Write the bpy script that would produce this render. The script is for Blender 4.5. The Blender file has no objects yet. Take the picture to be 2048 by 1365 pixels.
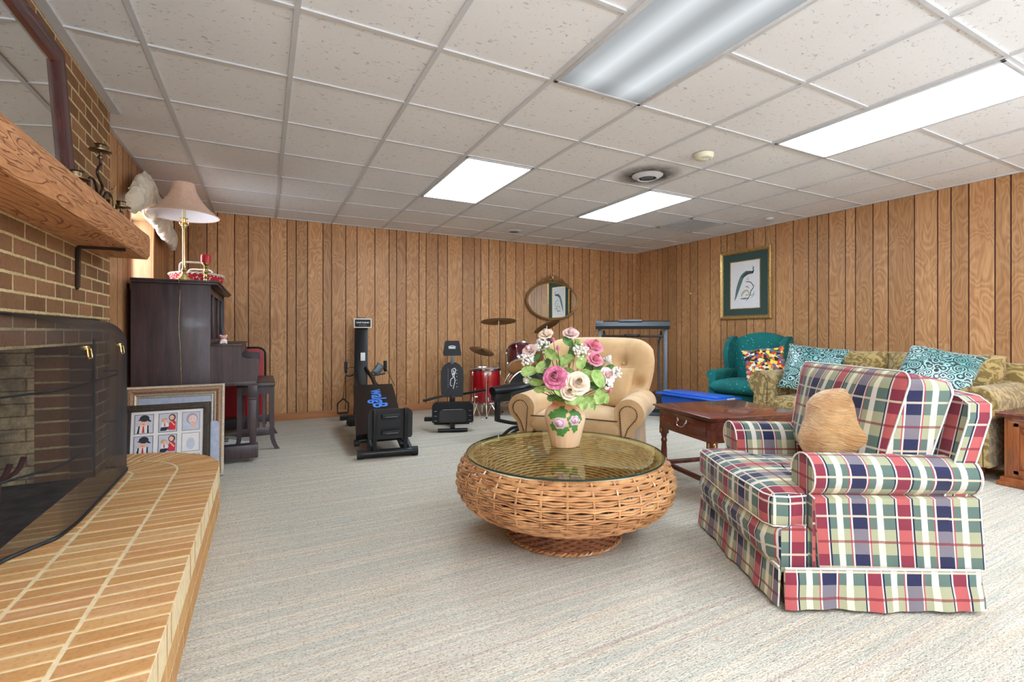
import bpy, bmesh, math, random
from mathutils import Vector, Matrix, noise
R = math.radians
PI = math.pi
S = bpy.context.scene
COL = S.collection
random.seed(7)
LAMP = 9.5
REAR_FILL = 22.0  # power of the added fill light behind the camera
CEILING_FILL = 140.0  # power of each added light aimed up at the ceiling

# ---------------------------------------------------------------- camera, world, exposure, big lights
cam_d = bpy.data.cameras.new('camera')
cam = bpy.data.objects.new('camera', cam_d)
COL.objects.link(cam)
cam.location = (0, 0, 1.05)
cam.rotation_euler = (PI / 2, 0, -0.4784)
cam_d.sensor_width = 36
cam_d.lens = 957.0 / 2048 * 36
cam_d.shift_y = (665 - 682.5) / 2048
cam_d.clip_start = 0.02
S.camera = cam
S.view_settings.view_transform = 'Standard'
S.view_settings.look = 'None'
S.view_settings.gamma = 1
S.view_settings.use_curve_mapping = False
S.view_settings.exposure = .96
S.cycles.use_denoising = True
S.cycles.max_bounces = 10
S.cycles.diffuse_bounces = 5
S.cycles.glossy_bounces = 5
S.cycles.transparent_max_bounces = 12
S.cycles.sample_clamp_indirect = 6
S.cycles.caustics_reflective = False
S.cycles.caustics_refractive = False
W = bpy.data.worlds.new('world')
S.world = W
W.use_nodes = True
W.node_tree.nodes['Background'].inputs[0].default_value = (0.75, 0.85, 1, 1)
W.node_tree.nodes['Background'].inputs[1].default_value = 1.0

def area(name, loc, rot, sx, sy, power, color=(1, 1, 1)):
    d = bpy.data.lights.new(name, 'AREA')
    d.shape = 'RECTANGLE'
    d.size = sx
    d.size_y = sy
    d.energy = power
    d.color = color
    o = bpy.data.objects.new(name, d)
    COL.objects.link(o)
    o.location = loc
    o.rotation_euler = rot
    return o
# added fill light at a made-up window behind the camera
area('rear_fill_light', (2.4, -2.85, 1.25), (R(90), 0, 0), 3.6, 1.9, REAR_FILL, (0.80, 0.91, 1.0))

# added fill: two made-up uplights behind the camera brighten the ceiling
for ux, uy in ((.1, -1.3), (4.4, -1.6)):
    u_ = area('ceiling_fill_light', (ux, uy, 1.62), (PI, 0, 0), .3, .3, CEILING_FILL, (.70, .86, 1))

# ---------------------------------------------------------------- materials
def lin(c):
    return tuple((v / 12.92 if v <= .04045 else ((v + .055) / 1.055) ** 2.4) for v in c)
def rgb(r, g, b):
    return lin((r / 255, g / 255, b / 255)) + (1,)

class NM:
    def __init__(s, name):
        s.m = bpy.data.materials.new(name)
        s.m.use_nodes = True
        s.nt = s.m.node_tree
        s.N = s.nt.nodes
        s.L = s.nt.links
        s.p = s.N['Principled BSDF']
        s.out = s.N['Material Output']
    def n(s, t, **kw):
        x = s.N.new(t)
        for k, v in kw.items():
            setattr(x, k, v)
        return x
    def link(s, a, b):
        s.L.new(a, b)
    def set(s, sock, v):
        if isinstance(v, bpy.types.NodeSocket):
            s.L.new(v, sock)
        else:
            sock.default_value = v
    def math(s, op, a, b=0.0, c=0.0):
        x = s.n('ShaderNodeMath', operation=op)
        s.set(x.inputs[0], a)
        s.set(x.inputs[1], b)
        if len(x.inputs) > 2:
            s.set(x.inputs[2], c)
        return x.outputs[0]
    def coord(s, kind='Object'):
        return s.n('ShaderNodeTexCoord').outputs[kind]
    def mapv(s, v, scale=(1, 1, 1), loc=(0, 0, 0), rot=(0, 0, 0)):
        x = s.n('ShaderNodeMapping')
        s.L.new(v, x.inputs[0])
        x.inputs['Scale'].default_value = scale
        x.inputs['Location'].default_value = loc
        x.inputs['Rotation'].default_value = rot
        return x.outputs[0]
    def noise(s, v, scale=5, detail=3, rough=.5, dist=0):
        x = s.n('ShaderNodeTexNoise')
        s.L.new(v, x.inputs['Vector'])
        x.inputs['Scale'].default_value = scale
        x.inputs['Detail'].default_value = detail
        x.inputs['Roughness'].default_value = rough
        x.inputs['Distortion'].default_value = dist
        return x.outputs['Fac']
    def voro(s, v, scale=5, feature='F1', out='Distance'):
        x = s.n('ShaderNodeTexVoronoi', feature=feature)
        s.L.new(v, x.inputs['Vector'])
        x.inputs['Scale'].default_value = scale
        return x.outputs[out]
    def ramp(s, f, stops, interp='LINEAR'):
        x = s.n('ShaderNodeValToRGB')
        x.color_ramp.interpolation = interp
        e = x.color_ramp.elements
        while len(e) < len(stops):
            e.new(0.5)
        for i, (p, c) in enumerate(stops):
            e[i].position = p
            e[i].color = c if len(c) == 4 else tuple(c) + (1,)
        s.L.new(f, x.inputs[0])
        return x.outputs[0]
    def mix(s, f, a, b, mode='MIX'):
        x = s.n('ShaderNodeMix', data_type='RGBA', blend_type=mode)
        s.set(x.inputs[0], f)
        s.set(x.inputs[6], a)
        s.set(x.inputs[7], b)
        return x.outputs[2]
    def bump(s, h, strength=.3, dist=.01):
        x = s.n('ShaderNodeBump')
        x.inputs['Strength'].default_value = strength
        x.inputs['Distance'].default_value = dist
        s.L.new(h, x.inputs['Height'])
        s.L.new(x.outputs[0], s.p.inputs['Normal'])
    def base(s, c):
        s.set(s.p.inputs['Base Color'], c)
    def rough(s, r):
        s.set(s.p.inputs['Roughness'], r)
    def spec(s, v):
        s.p.inputs['Specular IOR Level'].default_value = v

def simple(name, col, rough=.5, metal=0, var=.12, scale=30, bump=0, spec=.5, coat=0):
    """a plain material with a light procedural mottling"""
    m = NM(name)
    f = m.noise(m.coord(), scale, 4)
    c0 = tuple(max(0, x * (1 - var)) for x in col[:3]) + (1,)
    c1 = tuple(min(1, x * (1 + var)) for x in col[:3]) + (1,)
    m.base(m.ramp(f, [(.3, c0), (.7, c1)]))
    m.rough(rough)
    m.p.inputs['Metallic'].default_value = metal
    m.spec(spec)
    if coat:
        m.p.inputs['Coat Weight'].default_value = coat
    if bump:
        m.bump(f, bump, .004)
    return m.m

M = {}
def wood(name, dark, light, axis='z', scale=1, rough=.35, coat=.0):
    m = NM(name)
    sc = {'x': (1.2, 14, 14), 'y': (14, 1.2, 14), 'z': (14, 14, 1.2)}[axis]
    v = m.mapv(m.coord(), tuple(k * scale for k in sc))
    f = m.noise(v, 1.2, 5, .6, .6)
    g = m.noise(v, 9, 3, .5)
    f2 = m.math('ADD', m.math('MULTIPLY', f, .75), m.math('MULTIPLY', g, .25))
    m.base(m.ramp(f2, [(.35, dark), (.65, light)]))
    m.rough(rough)
    if coat:
        m.p.inputs['Coat Weight'].default_value = coat
    m.bump(g, .08, .002)
    return m.m

# wall panelling: grooved planks, each with its own tone and cathedral grain
def panel_mat(name, tint=1.0):
    m = NM(name)
    at = m.n('ShaderNodeAttribute')
    at.attribute_name = 'plank'
    pl = at.outputs['Fac']
    co = m.coord()
    sep = m.n('ShaderNodeSeparateXYZ')
    m.link(co, sep.inputs[0])
    off = m.n('ShaderNodeCombineXYZ')
    h = m.math('ADD', m.math('ADD', sep.outputs[0], sep.outputs[1]), m.math('MULTIPLY', pl, 37.0))
    m.link(h, off.inputs[0])
    m.link(m.math('ADD', sep.outputs[2], m.math('MULTIPLY', pl, 91.0)), off.inputs[1])
    m.link(pl, off.inputs[2])
    v = off.outputs[0]
    big = m.noise(m.mapv(v, (5.5, 1.7, 1)), 1.0, 2, .45, .5)
    rings = m.math('FRACT', m.math('MULTIPLY', big, 17.0))
    rings = m.math('SUBTRACT', 1.0, m.math('ABSOLUTE', m.math('SUBTRACT', m.math('MULTIPLY', rings, 2), 1)))
    streak = m.noise(m.mapv(v, (120, 4, 1)), 1.0, 3, .6)
    f = m.math('ADD', m.math('MULTIPLY', m.math('POWER', rings, 1.3), .30), m.math('MULTIPLY', streak, .70))
    c = m.ramp(f, [(.22, rgb(166, 120, 80)), (.5, rgb(196, 150, 106)), (.8, rgb(218, 176, 130))])
    tone = m.ramp(pl, [(0, (.80, .76, .70, 1)), (.5, (1, .96, .92, 1)), (1, (1.12, 1.08, 1.0, 1))])
    c = m.mix(1.0, c, tone, 'MULTIPLY')
    blot = m.noise(m.mapv(v, (2.2, .9, 1)), 1.0, 2)
    c = m.mix(m.ramp(blot, [(.4, (0, 0, 0, 1)), (.7, (.35, .35, .35, 1))]), c, rgb(164, 112, 74))
    # groove faces carry plank = -1
    gr = m.math('LESS_THAN', pl, -0.5)
    c = m.mix(gr, c, rgb(66, 26, 16))
    m.base(c)
    m.rough(.42)
    m.spec(.35)
    m.bump(f, .08, .002)
    return m.m
M['panel'] = panel_mat('wood_panelling')
M['baseboard'] = wood('baseboard_wood', rgb(164, 104, 62), rgb(198, 134, 86), 'x', 1, .45)

def ceiling_mat():
    m = NM('ceiling_tile')
    co = m.coord()
    fis = m.noise(m.mapv(co, (38, 62, 1)), 1.0, 2, .5, .8)
    dots = m.noise(m.mapv(co, (190, 190, 1)), 1.0, 2)
    fm = m.ramp(fis, [(.655, (0, 0, 0, 1)), (.69, (1, 1, 1, 1))])
    dm = m.ramp(dots, [(.66, (0, 0, 0, 1)), (.72, (1, 1, 1, 1))])
    k = m.math('MAXIMUM', fm, m.math('MULTIPLY', dm, .5))
    big = m.noise(m.mapv(co, (.6, .6, 1)), 1.0, 3)
    b = m.ramp(big, [(.35, rgb(234, 233, 233)), (.65, rgb(242, 241, 241))])
    m.base(m.mix(m.math('MULTIPLY', k, .62), b, rgb(165, 162, 160)))
    m.rough(.95)
    m.spec(.1)
    m.bump(m.math('SUBTRACT', 1.0, k), .25, .003)
    return m.m
M['tile'] = ceiling_mat()
M['tbar'] = simple('white_ceiling_grid', rgb(206, 206, 208), .6, var=.02)

def carpet_mat():
    m = NM('carpet_stripes')
    co = m.coord()
    fine = m.noise(m.mapv(co, (1.5, 95, 1)), 1.0, 2, .6)
    band = m.noise(m.mapv(co, (.35, 17, 1)), 1.0, 3, .6)
    loop = m.noise(m.mapv(co, (105, 165, 1)), 1.0, 2, .7)
    tuft = m.noise(m.mapv(co, (28, 150, 1)), 1.0, 3, .7)
    c = m.ramp(band, [(.30, rgb(182, 175, 164)), (.42, rgb(216, 206, 190)), (.5, rgb(190, 189, 177)), (.58, rgb(222, 211, 193)), (.70, rgb(186, 174, 163))])
    c = m.mix(m.ramp(fine, [(.5, (0, 0, 0, 1)), (.70, (.6, .6, .6, 1))]), c, rgb(196, 172, 146))
    c = m.mix(m.ramp(fine, [(.28, (.55, .55, .55, 1)), (.45, (0, 0, 0, 1))]), c, rgb(176, 176, 176))
    c = m.mix(m.ramp(tuft, [(.52, (0, 0, 0, 1)), (.66, (.55, .55, .55, 1))]), c, rgb(146, 128, 112))
    c = m.mix(m.ramp(loop, [(.30, (.72, .72, .72, 1)), (.5, (0, 0, 0, 1))]), c, rgb(112, 100, 90))
    m.base(c)
    m.rough(1)
    m.spec(.05)
    m.bump(m.math('ADD', loop, m.math('MULTIPLY', tuft, .6)), .8, .008)
    return m.m
M['carpet'] = carpet_mat()

def brick_mat(name, c1, c2, mortar, bw=.205, bh=.0697, msize=.006, axes='yz', soot=0, off=(0, 0), rotoff=.5):
    m = NM(name)
    co = m.coord()
    sep = m.n('ShaderNodeSeparateXYZ')
    m.link(co, sep.inputs[0])
    cb = m.n('ShaderNodeCombineXYZ')
    m.link(m.math('ADD', sep.outputs['xyz'.index(axes[0])], off[0]), cb.inputs[0])
    m.link(m.math('ADD', sep.outputs['xyz'.index(axes[1])], off[1]), cb.inputs[1])
    wob = m.n('ShaderNodeVectorMath', operation='ADD')
    nz = m.n('ShaderNodeTexNoise')
    m.link(cb.outputs[0], nz.inputs['Vector'])
    nz.inputs['Scale'].default_value = 22
    sc = m.n('ShaderNodeVectorMath', operation='SCALE')
    m.link(nz.outputs['Color'], sc.inputs[0])
    sc.inputs['Scale'].default_value = .006
    m.link(cb.outputs[0], wob.inputs[0])
    m.link(sc.outputs[0], wob.inputs[1])
    bt = m.n('ShaderNodeTexBrick')
    m.link(wob.outputs[0], bt.inputs['Vector'])
    bt.offset = rotoff
    bt.inputs['Scale'].default_value = 1
    bt.inputs['Brick Width'].default_value = bw
    bt.inputs['Row Height'].default_value = bh
    bt.inputs['Mortar Size'].default_value = msize
    bt.inputs['Mortar Smooth'].default_value = .15
    bt.inputs['Bias'].default_value = 0
    bt.inputs['Color1'].default_value = c1
    bt.inputs['Color2'].default_value = c2
    bt.inputs['Mortar'].default_value = mortar
    g = m.noise(m.coord(), 60, 4, .7)
    g2 = m.noise(m.coord(), 7, 3)
    c = m.mix(m.ramp(g, [(.35, (.32, .32, .32, 1)), (.55, (0, 0, 0, 1))]), bt.outputs['Color'], rgb(96, 62, 44))
    c = m.mix(m.ramp(g2, [(.4, (0, 0, 0, 1)), (.7, (.35, .35, .35, 1))]), c, rgb(150, 122, 84))
    if soot:
        sn = m.noise(m.coord(), 4.5, 5, .6, .5)
        c = m.mix(m.ramp(sn, [(.46, (0, 0, 0, 1)), (.62, (soot, soot, soot, 1))]), c, rgb(40, 34, 30))
    m.base(c)
    m.rough(.9)
    m.spec(.15)
    hgt = m.math('ADD', m.math('MULTIPLY', m.math('SUBTRACT', 1.0, bt.outputs['Fac']), 1.0), m.math('MULTIPLY', g, .18))
    m.bump(hgt, .75, .008)
    return m.m
M['brick'] = brick_mat('chimney_brick', rgb(166, 120, 88), rgb(124, 92, 66), rgb(222, 204, 156), off=(.02, -.014 - .0055))
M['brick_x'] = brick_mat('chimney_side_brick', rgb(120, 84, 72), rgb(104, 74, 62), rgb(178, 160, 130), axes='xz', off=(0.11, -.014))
M['firebrick'] = brick_mat('firebrick', rgb(250, 232, 186), rgb(244, 222, 172), rgb(186, 144, 108), .225, .066, .004, 'xz', .55, (.2, -.02))
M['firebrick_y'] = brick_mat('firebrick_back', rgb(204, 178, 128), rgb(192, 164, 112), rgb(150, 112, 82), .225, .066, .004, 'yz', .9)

def hearth_mat():
    m = NM('hearth_brick')
    at = m.n('ShaderNodeAttribute')
    at.attribute_name = 'tone'
    t = at.outputs['Fac']
    c = m.ramp(t, [(0, rgb(186, 136, 84)), (.3, rgb(198, 148, 94)), (.6, rgb(204, 158, 104)), (.85, rgb(192, 138, 92)), (1, rgb(210, 170, 118))])
    g = m.noise(m.coord(), 75, 5, .7)
    g2 = m.noise(m.mapv(m.coord(), (6, 40, 10)), 1, 3)
    c = m.mix(m.ramp(g, [(.3, (.4, .4, .4, 1)), (.5, (0, 0, 0, 1))]), c, rgb(128, 82, 48))
    c = m.mix(m.ramp(g2, [(.5, (0, 0, 0, 1)), (.75, (.4, .4, .4, 1))]), c, rgb(214, 186, 140))
    m.base(c)
    m.rough(.8)
    m.spec(.2)
    m.bump(g, .5, .004)
    return m.m
M['hearth'] = hearth_mat()
M['mortar'] = simple('mortar', rgb(228, 208, 168), .95, var=.1, scale=40, bump=.5, spec=.1)
M['soot'] = simple('soot_floor', rgb(74, 66, 60), .95, var=.5, scale=14, bump=.5, spec=.1)

def plaid_mat():
    m = NM('plaid_fabric')
    uv = m.n('ShaderNodeUVMap')
    sep = m.n('ShaderNodeSeparateXYZ')
    m.link(uv.outputs[0], sep.inputs[0])
    u = m.math('FRACT', m.math('DIVIDE', m.math('ADD', sep.outputs[0], 5.0), .312))
    v = m.math('FRACT', m.math('DIVIDE', m.math('ADD', sep.outputs[1], 5.03), .192))
    W1 = rgb(224, 220, 214)
    seqD = [(0, rgb(138, 54, 72)), (.155, W1), (.17, rgb(34, 36, 66)), (.19, rgb(98, 120, 112)), (.27, W1), (.345, rgb(98, 120, 112)), (.425, rgb(170, 80, 88)), (.44, W1),
            (.46, rgb(46, 48, 82)), (.635, W1), (.65, rgb(170, 80, 88)), (.665, rgb(98, 120, 112)), (.75, W1), (.825, rgb(98, 120, 112)), (.905, rgb(34, 36, 66)), (.98, W1)]
    seqL = [(0, rgb(190, 98, 98)), (.155, W1), (.17, rgb(34, 36, 66)), (.19, rgb(174, 176, 144)), (.27, rgb(238, 232, 206)), (.345, rgb(174, 176, 144)), (.425, rgb(190, 90, 96)), (.44, W1),
            (.46, rgb(128, 122, 132)), (.635, W1), (.65, rgb(190, 90, 96)), (.665, rgb(174, 176, 144)), (.75, rgb(238, 232, 206)), (.825, rgb(174, 176, 144)), (.905, rgb(64, 66, 86)), (.98, W1)]
    seqD[-2] = (.962, rgb(34, 36, 66))
    seqL[-2] = (.962, rgb(34, 36, 66))
    a = m.ramp(u, seqD, 'CONSTANT')
    b = m.ramp(u, seqL, 'CONSTANT')
    sel = m.math('GREATER_THAN', v, .5)
    c = m.mix(sel, a, b)
    l1 = m.math('LESS_THAN', m.math('ABSOLUTE', m.math('SUBTRACT', v, .25)), .022)
    c = m.mix(m.math('MULTIPLY', l1, .75), c, rgb(226, 214, 190))
    l2 = m.math('LESS_THAN', m.math('ABSOLUTE', m.math('SUBTRACT', v, .75)), .026)
    c = m.mix(m.math('MULTIPLY', l2, .75), c, rgb(134, 46, 58))
    c = m.mix(1.0, c, (.80, .78, .77, 1), 'MULTIPLY')
    wv = m.n('ShaderNodeTexNoise')
    m.link(m.mapv(uv.outputs[0], (420, 420, 1)), wv.inputs['Vector'])
    wv.inputs['Scale'].default_value = 1
    c = m.mix(.12, c, wv.outputs['Color'], 'OVERLAY')
    m.base(c)
    m.rough(.9)
    m.spec(.15)
    m.p.inputs['Sheen Weight'].default_value = .15
    m.bump(m.noise(m.coord(), 14, 3), .12, .02)
    return m.m
M['plaid'] = plaid_mat()
M['welt'] = simple('cream_welting', rgb(226, 220, 214), .8, var=.2, scale=200)

def fabric(name, c0, c1, scale=6, bump=.3, fine=350, sheen=.3, contrast=(.4, .6), dist=1.0, rough=.95):
    m = NM(name)
    f = m.noise(m.coord(), scale, 4, .55, dist)
    g = m.noise(m.coord(), fine, 2)
    c = m.ramp(f, [(contrast[0], c0), (contrast[1], c1)])
    c = m.mix(m.ramp(g, [(.3, (.16, .16, .16, 1)), (.6, (0, 0, 0, 1))]), c, tuple(x * .5 for x in c0[:3]) + (1,))
    m.base(c)
    m.rough(rough)
    m.spec(.15)
    m.p.inputs['Sheen Weight'].default_value = sheen
    m.bump(m.math('ADD', g, m.math('MULTIPLY', f, 2)), bump, .004)
    return m.m
M['tan'] = fabric('tan_chenille', rgb(196, 160, 116), rgb(210, 175, 130), 5, .2, 300, dist=.3)
M['sofa'] = fabric('olive_damask', rgb(126, 104, 60), rgb(180, 154, 102), 13, .5, 300, contrast=(.47, .55), dist=2.2)
M['gold'] = fabric('gold_velvet', rgb(204, 148, 88), rgb(240, 198, 140), 8, .9, 260, sheen=.5)
def velvet():
    m = NM('gold_crushed_velvet')
    co = m.coord()
    f = m.noise(co, 9, 4, .55, 1)
    cr = m.noise(m.mapv(co, (9, 9, 42)), 1.0, 4, .6, 1.4)
    c = m.ramp(f, [(.38, rgb(212, 158, 100)), (.62, rgb(238, 196, 140))])
    c = m.mix(m.ramp(cr, [(.30, (.45, .45, .45, 1)), (.42, (0, 0, 0, 1))]), c, rgb(150, 96, 52))
    m.base(c)
    m.rough(.9)
    m.p.inputs['Sheen Weight'].default_value = .5
    m.bump(cr, .9, .02)
    return m.m
M['gold'] = velvet()
M['cream'] = fabric('cream_cloth', rgb(214, 204, 180), rgb(240, 234, 216), 10, .4, 300)
M['darkwelt'] = simple('dark_welting', rgb(78, 56, 36), .8)
M['nail'] = simple('antique_nailheads', rgb(84, 62, 44), .35, metal=.6)

def dotted(name, base0, base1, dot, scale, thr):
    m = NM(name)
    d = m.voro(m.coord(), scale)
    f = m.noise(m.coord(), 5, 2)
    c = m.mix(m.math('LESS_THAN', d, thr), m.ramp(f, [(.3, base0), (.7, base1)]), dot)
    m.base(c)
    m.rough(.9)
    m.bump(m.noise(m.coord(), 300, 2), .2, .003)
    return m.m
M['teal'] = dotted('teal_dotted_fabric', rgb(10, 96, 96), rgb(18, 116, 112), rgb(110, 196, 180), 26, .16)
M['basket'] = dotted('red_dotted_cloth', rgb(190, 34, 40), rgb(206, 44, 48), rgb(240, 226, 214), 50, .3)

def damask(name):
    m = NM(name)
    uv = m.n('ShaderNodeUVMap').outputs[0]
    d = m.voro(m.mapv(uv, (17, 17, 1)), 1.0)
    rings = m.math('FRACT', m.math('MULTIPLY', d, 4.2))
    w = m.noise(m.mapv(uv, (80, 80, 1)), 1.0, 2, .5, 2.0)
    k = m.math('GREATER_THAN', m.math('ADD', m.math('MULTIPLY', rings, .6), m.math('MULTIPLY', w, .9)), .72)
    sh = m.noise(m.mapv(uv, (3, 3, 1)), 1.0, 2)
    light = m.ramp(sh, [(.35, rgb(92, 164, 162)), (.65, rgb(178, 216, 212))])
    m.base(m.mix(k, light, rgb(20, 34, 38)))
    m.rough(.32)
    m.p.inputs['Sheen Weight'].default_value = .3
    m.bump(m.noise(m.coord(), 12, 3), .4, .02)
    return m.m
M['damask'] = damask('teal_damask_satin')

def blocks(name):
    m = NM(name)
    uv = m.n('ShaderNodeUVMap').outputs[0]
    c = m.voro(m.mapv(uv, (30, 34, 1)), 1.0, out='Color')
    s = m.n('ShaderNodeSeparateColor')
    m.link(c, s.inputs[0])
    m.base(m.ramp(s.outputs[0], [(0, rgb(206, 60, 48)), (.17, rgb(238, 214, 90)), (.33, rgb(40, 34, 34)), (.5, rgb(230, 222, 200)), (.63, rgb(96, 104, 130)), (.78, rgb(226, 126, 72)), (.9, rgb(92, 112, 60))], 'CONSTANT'))
    m.rough(.85)
    return m.m
M['blocks'] = blocks('multicolour_patchwork')
def gingham():
    m = NM('blue_gingham')
    s = m.n('ShaderNodeSeparateXYZ')
    m.link(m.coord(), s.inputs[0])
    a = m.math('GREATER_THAN', m.math('FRACT', m.math('MULTIPLY', s.outputs[0], 45)), .5)
    b = m.math('GREATER_THAN', m.math('FRACT', m.math('MULTIPLY', s.outputs[1], 45)), .5)
    t = m.math('MULTIPLY', m.math('ADD', a, b), .5)
    m.base(m.ramp(t, [(0, rgb(238, 240, 245)), (.5, rgb(120, 140, 190)), (1, rgb(34, 50, 110))]))
    m.rough(.9)
    return m.m
M['gingham'] = gingham()

M['mantel'] = wood('rough_mantel_wood', rgb(160, 92, 50), rgb(206, 142, 92), 'y', .7, .6)
def mantel():
    m = NM('rough_sawn_mantel')
    co = m.coord()
    n1 = m.noise(m.mapv(co, (5, 1.1, 13)), 1.0, 3, .5, 1.2)
    r = m.math('FRACT', m.math('MULTIPLY', n1, 11))
    r = m.math('ABSOLUTE', m.math('SUBTRACT', m.math('MULTIPLY', r, 2), 1))
    line = m.ramp(r, [(.02, (0, 0, 0, 1)), (.22, (1, 1, 1, 1))])
    g = m.noise(m.mapv(co, (90, 12, 90)), 1.0, 3)
    c = m.ramp(g, [(.3, rgb(180, 120, 76)), (.7, rgb(212, 156, 108))])
    c = m.mix(line, rgb(146, 84, 48), c)
    m.base(c)
    m.rough(.65)
    m.bump(m.math('ADD', line, m.math('MULTIPLY', g, .4)), .8, .006)
    return m.m
M['mantel'] = mantel()
M['darkwood'] = wood('mahogany', rgb(74, 30, 20), rgb(118, 56, 38), 'x', 1, .25, .4)
M['piano'] = wood('ebonised_wood', rgb(50, 42, 46), rgb(82, 66, 70), 'z', 1.2, .42, .1)
M['cabinet'] = wood('cabinet_oak', rgb(112, 56, 26), rgb(170, 98, 50), 'z', 1.2, .35, .2)
M['trimwood'] = wood('window_trim', rgb(176, 112, 70), rgb(208, 150, 100), 'z', 1, .45)
M['wicker'] = wood('wicker_cane', rgb(150, 98, 58), rgb(222, 170, 118), 'x', .6, .35, .35)
M['wicker2'] = wood('dark_wicker_cane', rgb(98, 54, 32), rgb(160, 100, 64), 'x', .6, .4, .25)
M['black'] = simple('black_metal', rgb(30, 31, 34), .35, metal=.3, spec=.5)
M['blackvinyl'] = simple('black_vinyl', rgb(17, 19, 24), .42, scale=60, bump=.1, spec=.3)
M['blackplastic'] = simple('black_plastic', rgb(36, 38, 42), .45, scale=90, bump=.1)
M['rubber'] = simple('black_rubber', rgb(24, 24, 25), .7)
M['greymetal'] = simple('grey_painted_metal', rgb(96, 104, 112), .4, metal=.3)
M['chrome'] = simple('chrome', (.75, .75, .77, 1), .15, metal=1, var=.03)
M['brass'] = simple('polished_brass', (.83, .66, .30, 1), .2, metal=1, var=.05)
M['bronze'] = simple('aged_bronze', (.20, .14, .08, 1), .35, metal=.9, var=.3)
M['iron'] = simple('wrought_iron', rgb(58, 44, 36), .5, metal=.4, var=.3)
M['rust'] = simple('rusty_iron', rgb(98, 48, 34), .8, var=.4)
M['goldframe'] = simple('gilt_frame', (.62, .42, .16, 1), .35, metal=.7, var=.25, scale=50)
M['ornate'] = simple('antique_gold_carving', (.36, .21, .09, 1), .45, metal=.5, var=.5, scale=90, bump=.6)
M['brownframe'] = simple('bronze_patterned_moulding', rgb(158, 122, 96), .5, metal=.2, var=.4, scale=120, bump=.7)
M['silverframe'] = simple('silver_gilt_moulding', rgb(200, 190, 170), .4, metal=.4, var=.2, scale=80)
M['dkframe'] = simple('dark_beaded_frame', rgb(44, 36, 30), .4, var=.5, scale=60)
M['mirrorframe'] = simple('dark_red_frame', rgb(70, 24, 26), .25, var=.3, scale=20, coat=.6)
M['white'] = simple('white_matte', rgb(240, 238, 236), .6, var=.02)
M['ivory'] = simple('ivory_plastic', rgb(232, 228, 200), .45, var=.03)
M['paper'] = simple('white_paper', rgb(244, 244, 246), .7, var=.02)
M['greenmat'] = simple('green_picture_mat', rgb(58, 82, 78), .9, var=.08, scale=200)
M['red'] = simple('red_vinyl', rgb(176, 26, 34), .35)
M['redwax'] = simple('red_wax', rgb(196, 30, 40), .35, var=.06)
M['blue'] = simple('blue_plastic', rgb(34, 84, 176), .35, var=.06)
M['bluelid'] = simple('blue_lid_plastic', rgb(40, 96, 196), .3, var=.05)
M['pink'] = simple('pink_ceramic', rgb(236, 176, 176), .3, var=.04)
M['keyw'] = simple('ivory_keys', rgb(226, 218, 200), .3)
M['lensgrey'] = simple('grey_latch', rgb(160, 166, 176), .4)
M['palegrey'] = simple('pale_blue_grey_plastic', rgb(176, 186, 208), .35)

def mirror_mat():
    m = NM('mirror_glass')
    f = m.noise(m.coord(), 3, 2)
    m.base(m.ramp(f, [(.3, (.80, .84, .83, 1)), (.7, (.84, .87, .85, 1))]))
    m.p.inputs['Metallic'].default_value = 1
    m.rough(.015)
    return m.m
M['mirror'] = mirror_mat()

def glass_mat():
    m = NM('green_tinted_glass')
    tr = m.n('ShaderNodeBsdfTransparent')
    f = m.noise(m.coord(), 4, 1)
    m.link(m.ramp(f, [(.3, (.88, .94, .84, 1)), (.7, (.90, .96, .86, 1))]), tr.inputs[0])
    gl = m.n('ShaderNodeBsdfGlossy')
    gl.inputs['Roughness'].default_value = .01
    gl.inputs['Color'].default_value = (.9, 1, .92, 1)
    fr = m.n('ShaderNodeFresnel')
    fr.inputs[0].default_value = 1.5
    mx = m.n('ShaderNodeMixShader')
    geo = m.n('ShaderNodeNewGeometry')
    m.link(m.math('MULTIPLY', m.math('ADD', fr.outputs[0], .02), m.math('SUBTRACT', 1.0, geo.outputs['Backfacing'])), mx.inputs[0])
    m.link(tr.outputs[0], mx.inputs[1])
    m.link(gl.outputs[0], mx.inputs[2])
    m.link(mx.outputs[0], m.out.inputs[0])
    return m.m
M['glass'] = glass_mat()
M['glassedge'] = simple('dark_green_glass_edge', rgb(24, 48, 42), .1, var=.1)

def screen_mat():
    m = NM('black_wire_mesh')
    uv = m.n('ShaderNodeUVMap').outputs[0]
    s = m.n('ShaderNodeSeparateXYZ')
    m.link(uv, s.inputs[0])
    a = m.math('LESS_THAN', m.math('FRACT', m.math('MULTIPLY', s.outputs[0], 500)), .2)
    b = m.math('LESS_THAN', m.math('FRACT', m.math('MULTIPLY', s.outputs[1], 500)), .2)
    wire = m.math('MAXIMUM', a, b)
    lw = m.n('ShaderNodeLayerWeight')
    lw.inputs[0].default_value = .5
    graze = m.ramp(lw.outputs['Facing'], [(.48, (0, 0, 0, 1)), (.95, (.97, .97, .97, 1))])
    k = m.math('MAXIMUM', wire, graze)
    tr = m.n('ShaderNodeBsdfTransparent')
    mx = m.n('ShaderNodeMixShader')
    m.link(k, mx.inputs[0])
    m.link(tr.outputs[0], mx.inputs[1])
    m.link(m.p.outputs[0], mx.inputs[2])
    m.link(mx.outputs[0], m.out.inputs[0])
    m.base(rgb(46, 47, 52))
    m.p.inputs['Metallic'].default_value = .3
    m.rough(.5)
    return m.m
M['screen'] = screen_mat()

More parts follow.
